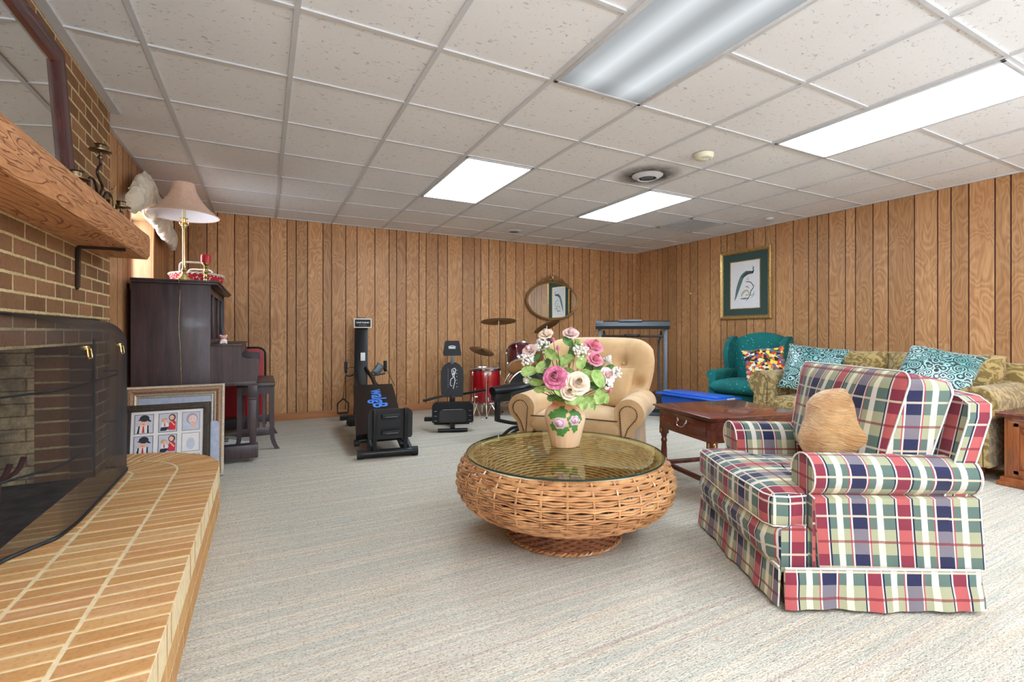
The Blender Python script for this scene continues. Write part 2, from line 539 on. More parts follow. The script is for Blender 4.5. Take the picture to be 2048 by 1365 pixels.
def emit(name, col, strength, ribs=0, streak=0):
    m = NM(name)
    e = m.n('ShaderNodeEmission')
    s = m.n('ShaderNodeSeparateXYZ')
    m.link(m.coord(), s.inputs[0])
    # prismatic lens: tubes show as brighter bands along the fixture
    x = s.outputs[0]
    if streak:
        t1 = m.math('ABSOLUTE', m.math('SUBTRACT', m.math('ABSOLUTE', x), .13))
        k = m.ramp(t1, [(0, (1, 1, 1, 1)), (.10, (.55, .55, .55, 1)), (.2, (.42, .42, .42, 1))])
        ys = m.math('ABSOLUTE', s.outputs[1])
        k2 = m.ramp(ys, [(.45, (1, 1, 1, 1)), (.60, (.62, .62, .62, 1))])
        rb = m.math('MULTIPLY', m.math('SINE', m.math('MULTIPLY', s.outputs[1], 900)), .03)
        kk = m.math('ADD', m.math('MULTIPLY', k, k2), rb)
        m.link(m.math('MULTIPLY', kk, strength), e.inputs[1])
    else:
        k = m.noise(m.coord(), 3, 1)
        m.link(m.math('MULTIPLY', m.math('ADD', .9, m.math('MULTIPLY', k, .2)), strength), e.inputs[1])
    e.inputs[0].default_value = col
    m.link(e.outputs[0], m.out.inputs[0])
    return m.m
M['lamp_on'] = emit('lit_troffer_lens', (.73, .88, 1, 1), LAMP)
M['lamp_dim'] = emit('dim_troffer_lens', (.92, .97, 1, 1), .46, streak=1)
M['daylight'] = emit('daylight_pane', (.82, .92, 1, 1), 5.0)

def shade_mat():
    m = NM('peach_lamp_shade')
    f = m.noise(m.coord(), 40, 3)
    m.base(m.ramp(f, [(.3, rgb(230, 194, 172)), (.7, rgb(240, 208, 188))]))
    m.rough(.8)
    return m.m
M['shade'] = shade_mat()
M['shadein'] = simple('white_shade_lining', rgb(232, 226, 228), .8, var=.02)
def vase_mat():
    m = NM('peach_glazed_ceramic')
    s = m.n('ShaderNodeSeparateXYZ')
    m.link(m.coord(), s.inputs[0])
    f = m.noise(m.coord(), 12, 3)
    z = m.math('ADD', s.outputs[2], m.math('MULTIPLY', f, .05))
    m.base(m.ramp(z, [(.12, rgb(240, 206, 166)), (.20, rgb(244, 214, 178)), (.25, rgb(226, 160, 112))]))
    m.rough(.4)
    return m.m
M['vase'] = vase_mat()
def petal(name, c0, c1):
    m = NM(name)
    f = m.noise(m.coord(), 45, 2)
    m.base(m.ramp(f, [(.35, c0), (.65, c1)]))
    m.rough(.7)
    m.p.inputs['Sheen Weight'].default_value = .2
    return m.m
M['p_deep'] = petal('deep_pink_petals', rgb(204, 92, 138), rgb(240, 160, 190))
M['p_pink'] = petal('pink_petals', rgb(222, 112, 142), rgb(242, 172, 190))
M['p_blush'] = petal('blush_petals', rgb(240, 206, 204), rgb(250, 232, 228))
M['p_cream'] = petal('cream_petals', rgb(238, 214, 190), rgb(252, 240, 224))
M['p_white'] = petal('white_petals', rgb(244, 240, 232), rgb(252, 252, 248))
M['leaf'] = petal('light_green_leaves', rgb(130, 168, 84), rgb(178, 204, 128))
M['leafd'] = petal('dark_green_leaves', rgb(58, 100, 48), rgb(98, 140, 74))
M['stem'] = simple('green_stem', rgb(104, 122, 66), .7)
M['cymbal'] = simple('aged_cymbal_brass', (.17, .11, .055, 1), .35, metal=.9, var=.2)
def drumred(name, c):
    return simple(name, c, .18, var=.06, coat=.8)
M['drumred'] = drumred('red_drum_lacquer', rgb(150, 10, 22))
M['drumdark'] = drumred('dark_red_drum_lacquer', rgb(72, 10, 20))
M['drumhead'] = simple('amber_drumhead', rgb(206, 146, 96), .4)
M['clearskin'] = simple('white_drumhead', rgb(214, 210, 206), .4)
for k, c in dict(skin=rgb(240, 196, 176), hair=rgb(92, 58, 44), blond=rgb(214, 170, 124), navy=rgb(34, 40, 58), redc=rgb(214, 40, 52), sky=rgb(206, 214, 232), paleskin=rgb(240, 216, 212), palehair=rgb(176, 164, 178), blackp=rgb(28, 28, 32), grayp=rgb(120, 126, 128), pea1=rgb(70, 78, 84), pea2=rgb(96, 124, 122), branch=rgb(50, 46, 40), straw=rgb(196, 190, 150), bluetext=rgb(70, 130, 220), whitetext=rgb(236, 238, 240), greent=rgb(84, 140, 66), pinkt=rgb(236, 206, 220), rosel=rgb(196, 150, 178)).items():
    M[k] = simple('print_' + {'redc': 'red', 'pea1': 'slate', 'pea2': 'blue_green', 'blackp': 'black', 'grayp': 'grey', 'greent': 'green', 'pinkt': 'pale_pink', 'rosel': 'mauve', 'bluetext': 'blue', 'whitetext': 'white'}.get(k, k), c, .6, var=.06)

# ---------------------------------------------------------------- mesh helpers
class B:
    """collects shapes and becomes ONE mesh object"""
    def __init__(s):
        s.bm = bmesh.new()
        s.uv = s.bm.loops.layers.uv.new('UVMap')
        s.at = None
    def _merge(s, tb, mat=None):
        me = bpy.data.meshes.new('t')
        tb.to_mesh(me)
        tb.free()
        if mat is not None:
            me.transform(mat)
        s.bm.from_mesh(me)
        s.uv = s.bm.loops.layers.uv['UVMap']
        bpy.data.meshes.remove(me)
    def box(s, lo, hi, bev=0, seg=2, rot=None, taper=None):
        lo, hi = Vector(lo), Vector(hi)
        c, d = (lo + hi) / 2, hi - lo
        tb = bmesh.new()
        bmesh.ops.create_cube(tb, size=1)
        for v in tb.verts:
            v.co = Vector((v.co.x * d.x, v.co.y * d.y, v.co.z * d.z))
            if taper:
                if v.co.z < 0:
                    v.co.x *= taper[0]
                    v.co.y *= taper[1]
        if bev:
            bmesh.ops.bevel(tb, geom=list(tb.edges), offset=min(bev, .49 * min(d)), segments=seg, profile=.5, affect='EDGES')
        m = Matrix.Translation(c)
        if rot is not None:
            m = m @ rot.to_4x4()
        s._merge(tb, m)
        return s
    def cyl(s, p0, p1, r0, r1=None, seg=16, cap=True):
        r1 = r0 if r1 is None else r1
        p0, p1 = Vector(p0), Vector(p1)
        return s.sweep([p0, p1], [r0, r1], seg, cap)
    def sweep(s, pts, rad, seg=8, cap=True, closed=False, flat=None):
        pts = [Vector(p) for p in pts]
        n = len(pts)
        if not isinstance(rad, (list, tuple)):
            rad = [rad] * n
        up = None
        rings = []
        for i, p in enumerate(pts):
            a = pts[(i - 1) % n] if (closed or i > 0) else p
            b = pts[(i + 1) % n] if (closed or i < n - 1) else p
            t = (b - a)
            if t.length < 1e-9:
                t = Vector((0, 0, 1))
            t.normalize()
            if up is None:
                up = Vector((0, 0, 1)) if abs(t.z) < .9 else Vector((0, 1, 0))
            x = up.cross(t)
            if x.length < 1e-6:
                x = Vector((1, 0, 0)).cross(t)
            x.normalize()
            y = t.cross(x).normalized()
            up = y
            f = flat or 1
            rings.append([s.bm.verts.new(p + (x * math.cos(2 * PI * k / seg) + y * f * math.sin(2 * PI * k / seg)) * rad[i]) for k in range(seg)])
        s._rings(rings, cap, closed)
        return s
    def _rings(s, rings, cap=True, closed=False, ringclosed=True):
        n = len(rings)
        seg = len(rings[0])
        acc = 0
        for i in range(n if closed else n - 1):
            r0, r1 = rings[i], rings[(i + 1) % n]
            d = (r1[0].co - r0[0].co).length
            arc = 0
            for k in range(seg if ringclosed else seg - 1):
                k2 = (k + 1) % seg
                al = (r0[k2].co - r0[k].co).length
                try:
                    f = s.bm.faces.new((r0[k], r0[k2], r1[k2], r1[k]))
                except ValueError:
                    continue
                f.tag = True
                for lp, q in zip(f.loops, ((acc, arc), (acc, arc + al), (acc + d, arc + al), (acc + d, arc))):
                    lp[s.uv].uv = q
                arc += al
            acc += d
        if cap and not closed and ringclosed:
            for r, rev in ((rings[0], True), (rings[-1], False)):
                try:
                    s.bm.faces.new(list(reversed(r)) if rev else r)
                except ValueError:
                    pass
    def rings(s, rr, cap=True, closed=False, ringclosed=True):
        s._rings([[s.bm.verts.new(Vector(p)) for p in r] for r in rr], cap, closed, ringclosed)
        return s
    def lathe(s, prof, c=(0, 0, 0), seg=24, sx=1, sy=1, cap=True, ripple=None):
        rr = []
        for (r, z) in prof:
            ring = []
            for k in range(seg):
                a = 2 * PI * k / seg
                q = r * (1 + (ripple(a, z) if ripple else 0))
                ring.append((c[0] + q * sx * math.cos(a), c[1] + q * sy * math.sin(a), c[2] + z))
            rr.append(ring)
        return s.rings(rr, cap)
    def prism(s, outl, d0, d1, fn, steps=1):
        """outline (a,b) swept from d0 to d1; fn(a,b,d)->xyz"""
        rr = [[fn(a, b, d0 + (d1 - d0) * i / steps) for a, b in outl] for i in range(steps + 1)]
        return s.rings(rr, True)
    def poly(s, pts):
        s.bm.faces.new([s.bm.verts.new(Vector(p)) for p in pts])
        return s
    def ball(s, c, r, seg=12, sc=(1, 1, 1), rot=None):
        tb = bmesh.new()
        bmesh.ops.create_uvsphere(tb, u_segments=seg, v_segments=max(5, seg // 2 + 1), radius=r)
        m = Matrix.Translation(Vector(c))
        if rot is not None:
            m = m @ rot.to_4x4()
        m = m @ Matrix.Diagonal((sc[0], sc[1], sc[2], 1))
        s._merge(tb, m)
        return s
    def pillow(s, w, d, h, p=2.0, q=.45, pinch=.06,  n=14, mat=None, lump=0, seed=0, uvplan=True, crown=0, rc=0):
        """soft cushion lying in the xy plane, thickness along z"""
        m = mat or Matrix.Identity(4)
        g = {}
        for side in (1, -1):
            for i in range(n + 1):
                for j in range(n + 1):
                    a = math.sin((i / n - .5) * PI)
                    b = math.sin((j / n - .5) * PI)
                    edge = i in (0, n) or j in (0, n)
                    if edge and side < 0:
                        g[(i, j, -1)] = g[(i, j, 1)]
                        continue
                    t = ((1 - abs(a) ** p) * (1 - abs(b) ** p)) ** q if not edge else 0
                    x = w / 2 * a * (1 - pinch * (1 - abs(b) ** 3)) * math.sqrt(1 - rc * b * b)
                    y = d / 2 * b * (1 - pinch * (1 - abs(a) ** 3)) * math.sqrt(1 - rc * a * a)
                    z = side * h / 2 * t + (crown * (1 - a * a) * (1 - b * b) if side > 0 else 0)
                    co = Vector((x, y, z))
                    if lump:
                        q_ = co * 7 + Vector((seed, seed, side))
                        co += Vector((noise.noise(q_), noise.noise(q_ + Vector((31.7, 0, 0))), noise.noise(q_ + Vector((0, 57.3, 0))))) * lump
                    g[(i, j, side)] = (s.bm.verts.new(m @ co), x, y)
        for side in (1, -1):
            for i in range(n):
                for j in range(n):
                    q4 = [g[(i, j, side)], g[(i + 1, j, side)], g[(i + 1, j + 1, side)], g[(i, j + 1, side)]]
                    if side < 0:
                        q4.reverse()
                    try:
                        f = s.bm.faces.new([k[0] for k in q4])
                    except ValueError:
                        continue
                    if uvplan:
                        f.tag = True
                        for lp, k in zip(f.loops, q4):
                            lp[s.uv].uv = (k[1], k[2])
        return s
    def text(s, txt, size, mat, depth=.0006, font_bold=False):
        cu = bpy.data.curves.new('t', 'FONT')
        cu.body = txt
        cu.size = size
        cu.extrude = depth
        cu.align_x = 'CENTER'
        cu.align_y = 'CENTER'
        if font_bold:
            cu.offset = size * .02
        o = bpy.data.objects.new('t', cu)
        COL.objects.link(o)
        me = bpy.data.meshes.new_from_object(o.evaluated_get(bpy.context.evaluated_depsgraph_get()))
        bpy.data.objects.remove(o)
        bpy.data.curves.remove(cu)
        me.transform(mat)
        s.bm.from_mesh(me)
        s.uv = s.bm.loops.layers.uv['UVMap']
        bpy.data.meshes.remove(me)
        return s
    def build(s, name, mat, parent=None, smooth=40, xf=None):
        bm = s.bm
        bm.normal_update()
        uv = s.uv
        for f in bm.faces:
            if f.tag:
                continue
            n = f.normal
            ax = max(range(3), key=lambda i: abs(n[i]))
            for lp in f.loops:
                c = lp.vert.co
                lp[uv].uv = {0: (c.y, c.z), 1: (c.x, c.z), 2: (c.x, c.y)}[ax]
        bmesh.ops.recalc_face_normals(bm, faces=bm.faces)
        me = bpy.data.meshes.new(name)
        bm.to_mesh(me)
        bm.free()
        if xf is not None:
            me.transform(xf)
        if isinstance(mat, str):
            mat = M[mat]
        me.materials.append(mat)
        if smooth:
            me.shade_smooth()
            me.set_sharp_from_angle(angle=R(smooth))
        o = bpy.data.objects.new(name, me)
        COL.objects.link(o)
        o.parent = parent
        return o

def T(x, y, z):
    return Matrix.Translation((x, y, z))
def RX(a):
    return Matrix.Rotation(R(a), 4, 'X')
def RY(a):
    return Matrix.Rotation(R(a), 4, 'Y')
def RZ(a):
    return Matrix.Rotation(R(a), 4, 'Z')
def tag(o, label=None, cat=None, group=None, kind=None):
    if label:
        o['label'] = label
    if cat:
        o['category'] = cat
    if group:
        o['group'] = group
    if kind:
        o['kind'] = kind
    return o
def thing(name, label, cat, loc=(0, 0, 0), rz=0, group=None):
    o = bpy.data.objects.new(name, None)
    o.empty_display_size = .1
    COL.objects.link(o)
    o.location = loc
    o.rotation_euler = (0, 0, R(rz))
    return tag(o, label, cat, group)
def struct(o):
    o['kind'] = 'structure'
    return o
def copy_tree(o, parent=None):
    c = o.copy()
    COL.objects.link(c)
    c.parent = parent
    for ch in o.children:
        copy_tree(ch, c)
    return c
def arc(cx, cy, r, a0, a1, n, ry=None):
    ry = r if ry is None else ry
    return [(cx + r * math.cos(R(a0 + (a1 - a0) * i / n)), cy + ry * math.sin(R(a0 + (a1 - a0) * i / n))) for i in range(n + 1)]
def smooth_path(pts, n=6, closed=False):
    """Catmull-Rom through points"""
    P = [Vector(p) for p in pts]
    m = len(P)
    out = []
    for i in range(m if closed else m - 1):
        a = P[(i - 1) % m] if (closed or i > 0) else P[i]
        b = P[i]
        c = P[(i + 1) % m]
        d = P[(i + 2) % m] if (closed or i < m - 2) else c
        for k in range(n):
            t = k / n
            out.append(.5 * ((2 * b) + (c - a) * t + (2 * a - 5 * b + 4 * c - d) * t * t + (-a + 3 * b - 3 * c + d) * t ** 3))
    if not closed:
        out.append(P[-1])
    return out
# ================================================================ the room
XL, XR, YF, YB, ZC = -.91, 5.66, -2.9, 6.3, 2.40
GAPS = [.099, .126, .175, .10, .167, .138, .222, .182]

def grooves(start, lo, hi, sign=1):
    """positions of the panelling grooves between lo and hi; pattern starts at start"""
    out = []
    x, i = start, 0
    while lo < x < hi or i < 1:
        out.append(x)
        x += sign * GAPS[i % 8]
        i += 1
    x, i = start, 7
    while True:
        x -= sign * GAPS[i % 8]
        i -= 1
        if not lo < x < hi:
            break
        out.append(x)
    return sorted(v for v in out if lo + .01 < v < hi - .01)

def panel_wall(name, o, u, n, length, z0, z1, gr, holes=(), back=.1):
    """o: start, u: direction along the wall, n: direction into the wall"""
    o, u, n = Vector(o), Vector(u), Vector(n)
    bm = bmesh.new()
    lay = bm.faces.layers.float.new('plank')
    w, d = .0045, .005
    rnd = random.Random(sum(map(ord, name)) + len(gr))
    def quad(a, b, za, zb, da, db, t):
        vs = [o + u * a + n * da + Vector((0, 0, za)), o + u * b + n * db + Vector((0, 0, za)), o + u * b + n * db + Vector((0, 0, zb)), o + u * a + n * da + Vector((0, 0, zb))]
        f = bm.faces.new([bm.verts.new(v) for v in vs])
        f[lay] = t
    edges = [0] + sorted(gr) + [length]
    for i in range(len(edges) - 1):
        a = edges[i] + (w if i else 0)
        b = edges[i + 1] - (w if i < len(edges) - 2 else 0)
        t = rnd.random()
        segs = [(a, b, z0, z1)]
        for (ha, hb, hz0, hz1) in holes:
            nx = []
            for (p, q, za, zb) in segs:
                if q <= ha or p >= hb:
                    nx.append((p, q, za, zb))
                    continue
                if p < ha:
                    nx.append((p, ha, za, zb))
                if q > hb:
                    nx.append((hb, q, za, zb))
                m0, m1 = max(p, ha), min(q, hb)
                if za < hz0:
                    nx.append((m0, m1, za, hz0))
                if zb > hz1:
                    nx.append((m0, m1, hz1, zb))
            segs = nx
        for (p, q, za, zb) in segs:
            quad(p, q, za, zb, 0, 0, t)
        if i < len(edges) - 2:
            g = edges[i + 1]
            sp = [(z0, z1)]
            for (ha, hb, hz0, hz1) in holes:
                if ha < g < hb:
                    sp = [(z0, hz0), (hz1, z1)]
            for za, zb in sp:
                quad(g - w, g, za, zb, 0, d, -1)
                quad(g, g + w, za, zb, d, 0, -1)
    # thickness of the wall
    def slab(a, b, za, zb):
        P = [o + u * x + n * y + Vector((0, 0, z)) for x in (a, b) for y in (.008, back) for z in (za, zb)]
        vs = [bm.verts.new(p) for p in P]
        for q in ((0, 1, 3, 2), (4, 6, 7, 5), (0, 4, 5, 1), (2, 3, 7, 6), (0, 2, 6, 4), (1, 5, 7, 3)):
            f = bm.faces.new([vs[k] for k in q])
            f[lay] = .5
    if holes:
        ha, hb, hz0, hz1 = holes[0]
        for a, b, za, zb in ((0, ha, z0, z1), (hb, length, z0, z1), (ha, hb, z0, hz0), (ha, hb, hz1, z1)):
            slab(a, b, za, zb)
    else:
        slab(0, length, z0, z1)
    me = bpy.data.meshes.new(name)
    bm.to_mesh(me)
    bm.free()
    me.materials.append(M['panel'])
    ob = bpy.data.objects.new(name, me)
    COL.objects.link(ob)
    return struct(ob)

gb = [g - XL for g in grooves(.246, XL, XR)]
panel_wall('wall_back', (XL, YB, 0), (1, 0, 0), (0, 1, 0), XR - XL, 0, ZC + .05, gb)
gr_ = [g - YF for g in grooves(2.165, YF, YB, -1)]
panel_wall('wall_right', (XR, YF, 0), (0, 1, 0), (1, 0, 0), YB - YF, 0, ZC + .05, gr_)
gl = [g - 3.69 for g in grooves(5.05, 3.69, YB, -1)]
WY0, WY1, WZ0, WZ1 = 4.56, 5.38, 1.42, 2.06
panel_wall('wall_left', (XL, 3.69, 0), (0, 1, 0), (-1, 0, 0), YB - 3.69, 0, ZC + .05, gl, holes=[(WY0 - 3.69, WY1 - 3.69, WZ0, WZ1)], back=.16)
panel_wall('wall_left_front', (XL, YF, 0), (0, 1, 0), (-1, 0, 0), .46 - YF, 0, ZC + .05, [g - YF for g in grooves(-1.2, YF, .46, -1)], back=.16)
panel_wall('wall_front', (XL, YF, 0), (1, 0, 0), (0, -1, 0), XR - XL, 0, ZC + .05, gb, holes=[(1.5, 5.1, .3, 2.2)])

struct(B().box((XL - .2, YF - .2, -.12), (XR + .2, YB + .2, 0)).build('floor', 'carpet'))
struct(B().box((XL - .2, YF - .2, ZC + .006), (XR + .2, YB + .2, ZC + .12)).build('ceiling', 'tile'))

# suspended-ceiling grid bars
GX0, GY0, GXS, GYS = -.4966, 2.181, .6203, .61
b = B()
def cxs():
    i = -1
    while GX0 + i * GXS < XR:
        x = GX0 + i * GXS
        if x > XL:
            yield x
        i += 1
def cys():
    j = -8
    while GY0 + j * GYS < YB:
        y = GY0 + j * GYS
        if y > YF:
            yield y
        j += 1
for x in cxs():
    b.box((x - .012, YF, ZC - .003), (x + .012, YB, ZC + .006))
for y in cys():
    b.box((XL, y - .009, ZC - .0015), (XR, y + .009, ZC + .006))
for a, c in (((XL, YF), (XL + .022, YB)), ((XR - .022, YF), (XR, YB)), ((XL, YB - .022), (XR, YB)), ((XL, YF), (XR, YF + .022)), ((-.83, 1.0), (-.785, 3.745)), ((-.83, 3.705), (XL, 3.745))):
    b.box((min(a[0], c[0]), min(a[1], c[1]), ZC - .004), (max(a[0], c[0]), max(a[1], c[1]), ZC + .006))
struct(b.build('trim_1', 'tbar', smooth=0))

# baseboards
struct(B().box((XL, YB - .014, 0), (XR, YB + .002, .085), .004).build('baseboard_back', 'baseboard'))
struct(B().box((XR - .014, YF, 0), (XR + .002, YB - .015, .085), .004).build('baseboard_right', 'baseboard'))
struct(B().box((XL - .002, 3.96, 0), (XL + .014, YB - .015, .085), .004).build('baseboard_left', 'baseboard'))

# small window in the left wall, with panelled reveal
M['panel_plain'] = wood('pale_panelling', rgb(150, 112, 76), rgb(182, 142, 100), 'z', 1, .5)
wn = thing('window_1', None, None)
struct(wn)
b = B()
t = .05
for lo, hi in (((XL - .002, WY0 - t, WZ0 - t), (XL + .018, WY0, WZ1 + t)), ((XL - .002, WY1, WZ0 - t), (XL + .018, WY1 + t, WZ1 + t)),
               ((XL - .002, WY0 - t, WZ0 - t), (XL + .022, WY1 + t, WZ0)), ((XL - .002, WY0 - t, WZ1), (XL + .018, WY1 + t, WZ1 + t))):
    b.box(lo, hi, .003)
b.build('window_frame', 'trimwood', wn)
b = B()
b.box((XL - .16, WY1 - .002, WZ0), (XL, WY1 + .01, WZ1))
b.box((XL - .16, WY0 - .01, WZ0), (XL, WY0 + .002, WZ1))
b.box((XL - .16, WY0, WZ0 - .01), (XL, WY1, WZ0 + .004))
b.box((XL - .16, WY0, WZ1 - .004), (XL, WY1, WZ1 + .01))
b.build('reveal', M['panel_plain'], wn)
b = B()
b.box((XL - .165, WY0, WZ0), (XL - .14, WY0 + .03, WZ1))
b.box((XL - .165, WY1 - .03, WZ0), (XL - .14, WY1, WZ1))
b.box((XL - .165, WY0, WZ0), (XL - .14, WY1, WZ0 + .03))
b.box((XL - .165, WY0, WZ1 - .03), (XL - .14, WY1, WZ1))
b.build('sash', 'white', wn)
B().box((XL - .165, WY0, WZ0), (XL - .155, WY1, WZ1)).build('window_pane', 'daylight', wn)

# added, unseen lamp bodies under the two ceiling fill lights
for ux, uy, w_ in ((.1, -1.3, 'left'), (4.4, -1.6, 'right')):
    fl_ = thing('added_floor_lamp', 'added black torchiere floor lamp for fill light, unseen behind the viewer, on the %s' % w_, 'lamp', (ux, uy, 0))
    B().lathe([(.001, 0), (.14, 0), (.14, .02), (.02, .03), (.012, .04), (.012, 1.5), (.001, 1.5)], seg=24).build('pole', 'black', fl_)
    B().lathe([(.012, 1.5), (.10, 1.53), (.19, 1.60), (.185, 1.60), (.10, 1.54), (.012, 1.51)], seg=32, cap=False).build('lamp_bowl', 'black', fl_)

# added, unseen window frame behind the camera, set at the rear fill light
wn = struct(thing('added_rear_window', None, None))
b = B()
for x in (.57, 1.75, 2.95, 4.15):
    b.box((x, YF - .06, .3), (x + .06, YF - .01, 2.2))
b.box((.57, YF - .06, .3), (4.21, YF - .01, .36))
b.box((.57, YF - .06, 2.14), (4.21, YF - .01, 2.2))
b.build('window_frame', 'white', wn)

# ---------------------------------------------------------------- chimney breast, firebox, hearth
CX = -.83          # face of the chimney breast
CY0, CY1 = .45, 3.70
OY0, OY1, OZ0, OZ1 = 2.05, 3.385, .27, .985
HZ = .255
b = B()
d = .10
def wallbox(lo, hi):
    b.box(lo, hi)
wallbox((XL - .16, CY0, 0), (CX, OY0, ZC + .01))
wallbox((XL - .16, OY1, 0), (CX, CY1 - .0, ZC + .01))
wallbox((XL - .16, OY0, OZ1), (CX, OY1, ZC + .01))
ch = b.build('wall_chimney', 'brick', smooth=0)
struct(ch)
# one wythe of red brick returns into the opening, then firebrick
b = B()
b.box((-.93, OY1 - .002, OZ0 - .02), (CX - .001, OY1 + .06, OZ1 + .02))
b.box((-.93, OY0 - .06, OZ0 - .02), (CX - .001, OY0 + .002, OZ1 + .02))
b.build('brick_return', 'brick_x', ch, smooth=0)
b = B()
b.box((-1.5, OY1 + .002, OZ0 - .05), (-.925, OY1 + .07, 1.6))
b.box((-1.5, OY0 - .07, OZ0 - .05), (-.925, OY0 - .002, 1.6))
b.build('firebrick_sides', 'firebrick', ch, smooth=0)
b = B().box((-1.56, OY0 - .07, OZ0 - .05), (-1.5, OY1 + .07, 1.6))
b.build('firebrick_back', 'firebrick_y', ch, smooth=0)
B().box((-1.56, OY0 - .07, 1.3), (-.925, OY1 + .07, 1.36)).box((-.93, OY0, OZ1), (-.90, OY1, 1.35)).build('smoke_chamber', 'soot', ch, smooth=0)
B().box((-1.5, OY0 - .07, .1), (-.86, OY1 + .07, HZ + .002)).build('firebox_floor', 'soot', ch, smooth=0)
B().cyl((CX + .006, OY1 - .01, OZ0 - .01), (CX + .006, OY1 - .01, OZ1 + .03), .006).build('door_post', 'black', ch)

# raised brick hearth: rowlock bricks in three bands, rounded end
b = bmesh.new()
lay = b.faces.layers.float.new('tone')
HC = (CX, 3.33)
def brick(p, q, r, s_, z0, z1, tone):
    """brick from four plan corners, slightly eased"""
    c = [Vector((v[0], v[1], 0)) for v in (p, q, r, s_)]
    m = sum(c, Vector()) / 4
    rr = []
    for k, z in ((1, z0), (1, z1 - .004), (.97, z1)):
        rr.append([b.verts.new((m + (v - m) * (k if k == 1 else 1) + (m - v).normalized() * (0 if k == 1 else .003)).xy.to_3d() + Vector((0, 0, z))) for v in c])
    for i in range(2):
        for k in range(4):
            f = b.faces.new((rr[i][k], rr[i][(k + 1) % 4], rr[i + 1][(k + 1) % 4], rr[i + 1][k]))
            f[lay] = tone
    f = b.faces.new(rr[2])
    f[lay] = tone
bands = [(-.235, -.440), (-.450, -.648), (-.658, -.862)]
g = .006
y = .47
rnd = random.Random(4)
while y < 3.30:
    for k, (xa, xb) in enumerate(bands):
        o_ = k * .021
        j = rnd.uniform(-.002, .002)
        if xb < CX and not (OY0 - .02 < y < OY1):
            xb = CX
        z1 = HZ + rnd.uniform(-.0015, .0015)
        brick((xa + rnd.uniform(-.001, .001), y + g + o_ + j), (xb, y + g + o_ + j), (xb, y + .0655 - g + o_ + j), (xa, y + .0655 - g + o_ + j), HZ - (.095 if k == 0 else .03), z1, rnd.random())
    y += .0655
# fan round the end
for k, (r0, r1) in enumerate(((.595, .39), (.38, .182), (.172, .03))):
    n = [17, 12, 5][k]
    a0, a1 = 0 + (2 if k < 2 else 6), 98
    for i in range(n):
        A = a0 + (a1 - a0) * i / n
        Bq = a0 + (a1 - a0) * (i + 1) / n
        ga = math.degrees(g / r0)
        gb_ = math.degrees(g / r1) if r1 > .05 else 2
        pt = lambda r, a: (HC[0] + r * math.cos(R(a)), HC[1] + r * math.sin(R(a)))
        brick(pt(r0, A + ga), pt(r1, A + gb_), pt(r1, Bq - gb_), pt(r0, Bq - ga), HZ - (.095 if k == 0 else .03), HZ + rnd.uniform(-.001, .001), rnd.random())
# stretcher courses below
for row, (z0, z1) in enumerate(((.006, .076), (.084, .154))):
    y = .47 - (.1 if row else 0)
    while y < 3.33:
        e = min(y + .203 - g * 2, 3.335)
        brick((-.2335, max(y, .47)), (-.30, max(y, .47)), (-.30, e), (-.2335, e), z0, z1, rnd.random())
        y += .203
    A = 1 + (9 if row else 0)
    while A < 97:
        E_ = A + 9.5
        for q in range(3):
            a = A + (E_ - A) * q / 3
            c = A + (E_ - A) * (q + 1) / 3
            pt = lambda r, t: (HC[0] + r * math.cos(R(t)), HC[1] + r * math.sin(R(t)))
            brick(pt(.5955, a), pt(.53, a), pt(.53, c), pt(.5955, c), z0, z1, (A * 7.3) % 1)
        A += 10.4
me = bpy.data.meshes.new('hearth_bricks')
bmesh.ops.recalc_face_normals(b, faces=b.faces)
b.to_mesh(me)
b.free()
me.materials.append(M['hearth'])
hearth = thing('brick_hearth', 'raised tan brick hearth with a rounded end running along the fireplace', 'hearth', (0, 0, 0))
ob = bpy.data.objects.new('bricks', me)
COL.objects.link(ob)
ob.parent = hearth
core = [(-.2345, .47)] + [(-.2345, 3.33)] + [(HC[0] + .5945 * math.cos(R(a)), HC[1] + .5945 * math.sin(R(a))) for a in range(4, 99, 4)] + [(CX - .075, 3.9), (CX - .075, 3.71), (CX + .002, 3.71), (CX + .002, OY1), (-.868, OY1), (-.868, OY0), (CX + .002, OY0), (CX + .002, .47)]
B().prism(core, 0, HZ - .002, lambda a, c, z: (a, c, z)).build('mortar_bed', 'mortar', hearth, smooth=0)

# rough timber mantel on iron brackets
mt = thing('mantel_shelf', 'rough-sawn timber mantel shelf on the brick chimney breast', 'mantel', (-.83, 2.0, 1.47))
bb = B()
nn = 60
ring = []
for i in range(nn + 1):
    y = -1.4 + 2.92 * i / nn
    w = lambda s_: noise.noise(Vector((y * 3, s_, 1))) * .003
    ring.append([(.001, y, .012), (.215 + w(1), y, .012 + w(2)), (.228 + w(6), y, .035), (.230 + w(3), y, .13 + w(4)), (.224, y, .15 + w(5)), (.001, y, .15)])
bb.rings(ring)
bb.build('beam', 'mantel', mt, smooth=30)
for y in (1.10, -.6):
    k = B()
    k.sweep(smooth_path([(.008, y, -.21), (.011, y, -.12), (.012, y, -.02), (.02, y, .004), (.06, y, .008), (.20, y, .008)], 4), [.004] + [.011] * 18 + [.012] * 2, 6, flat=.6)
    k.build('iron_bracket', 'iron', mt)

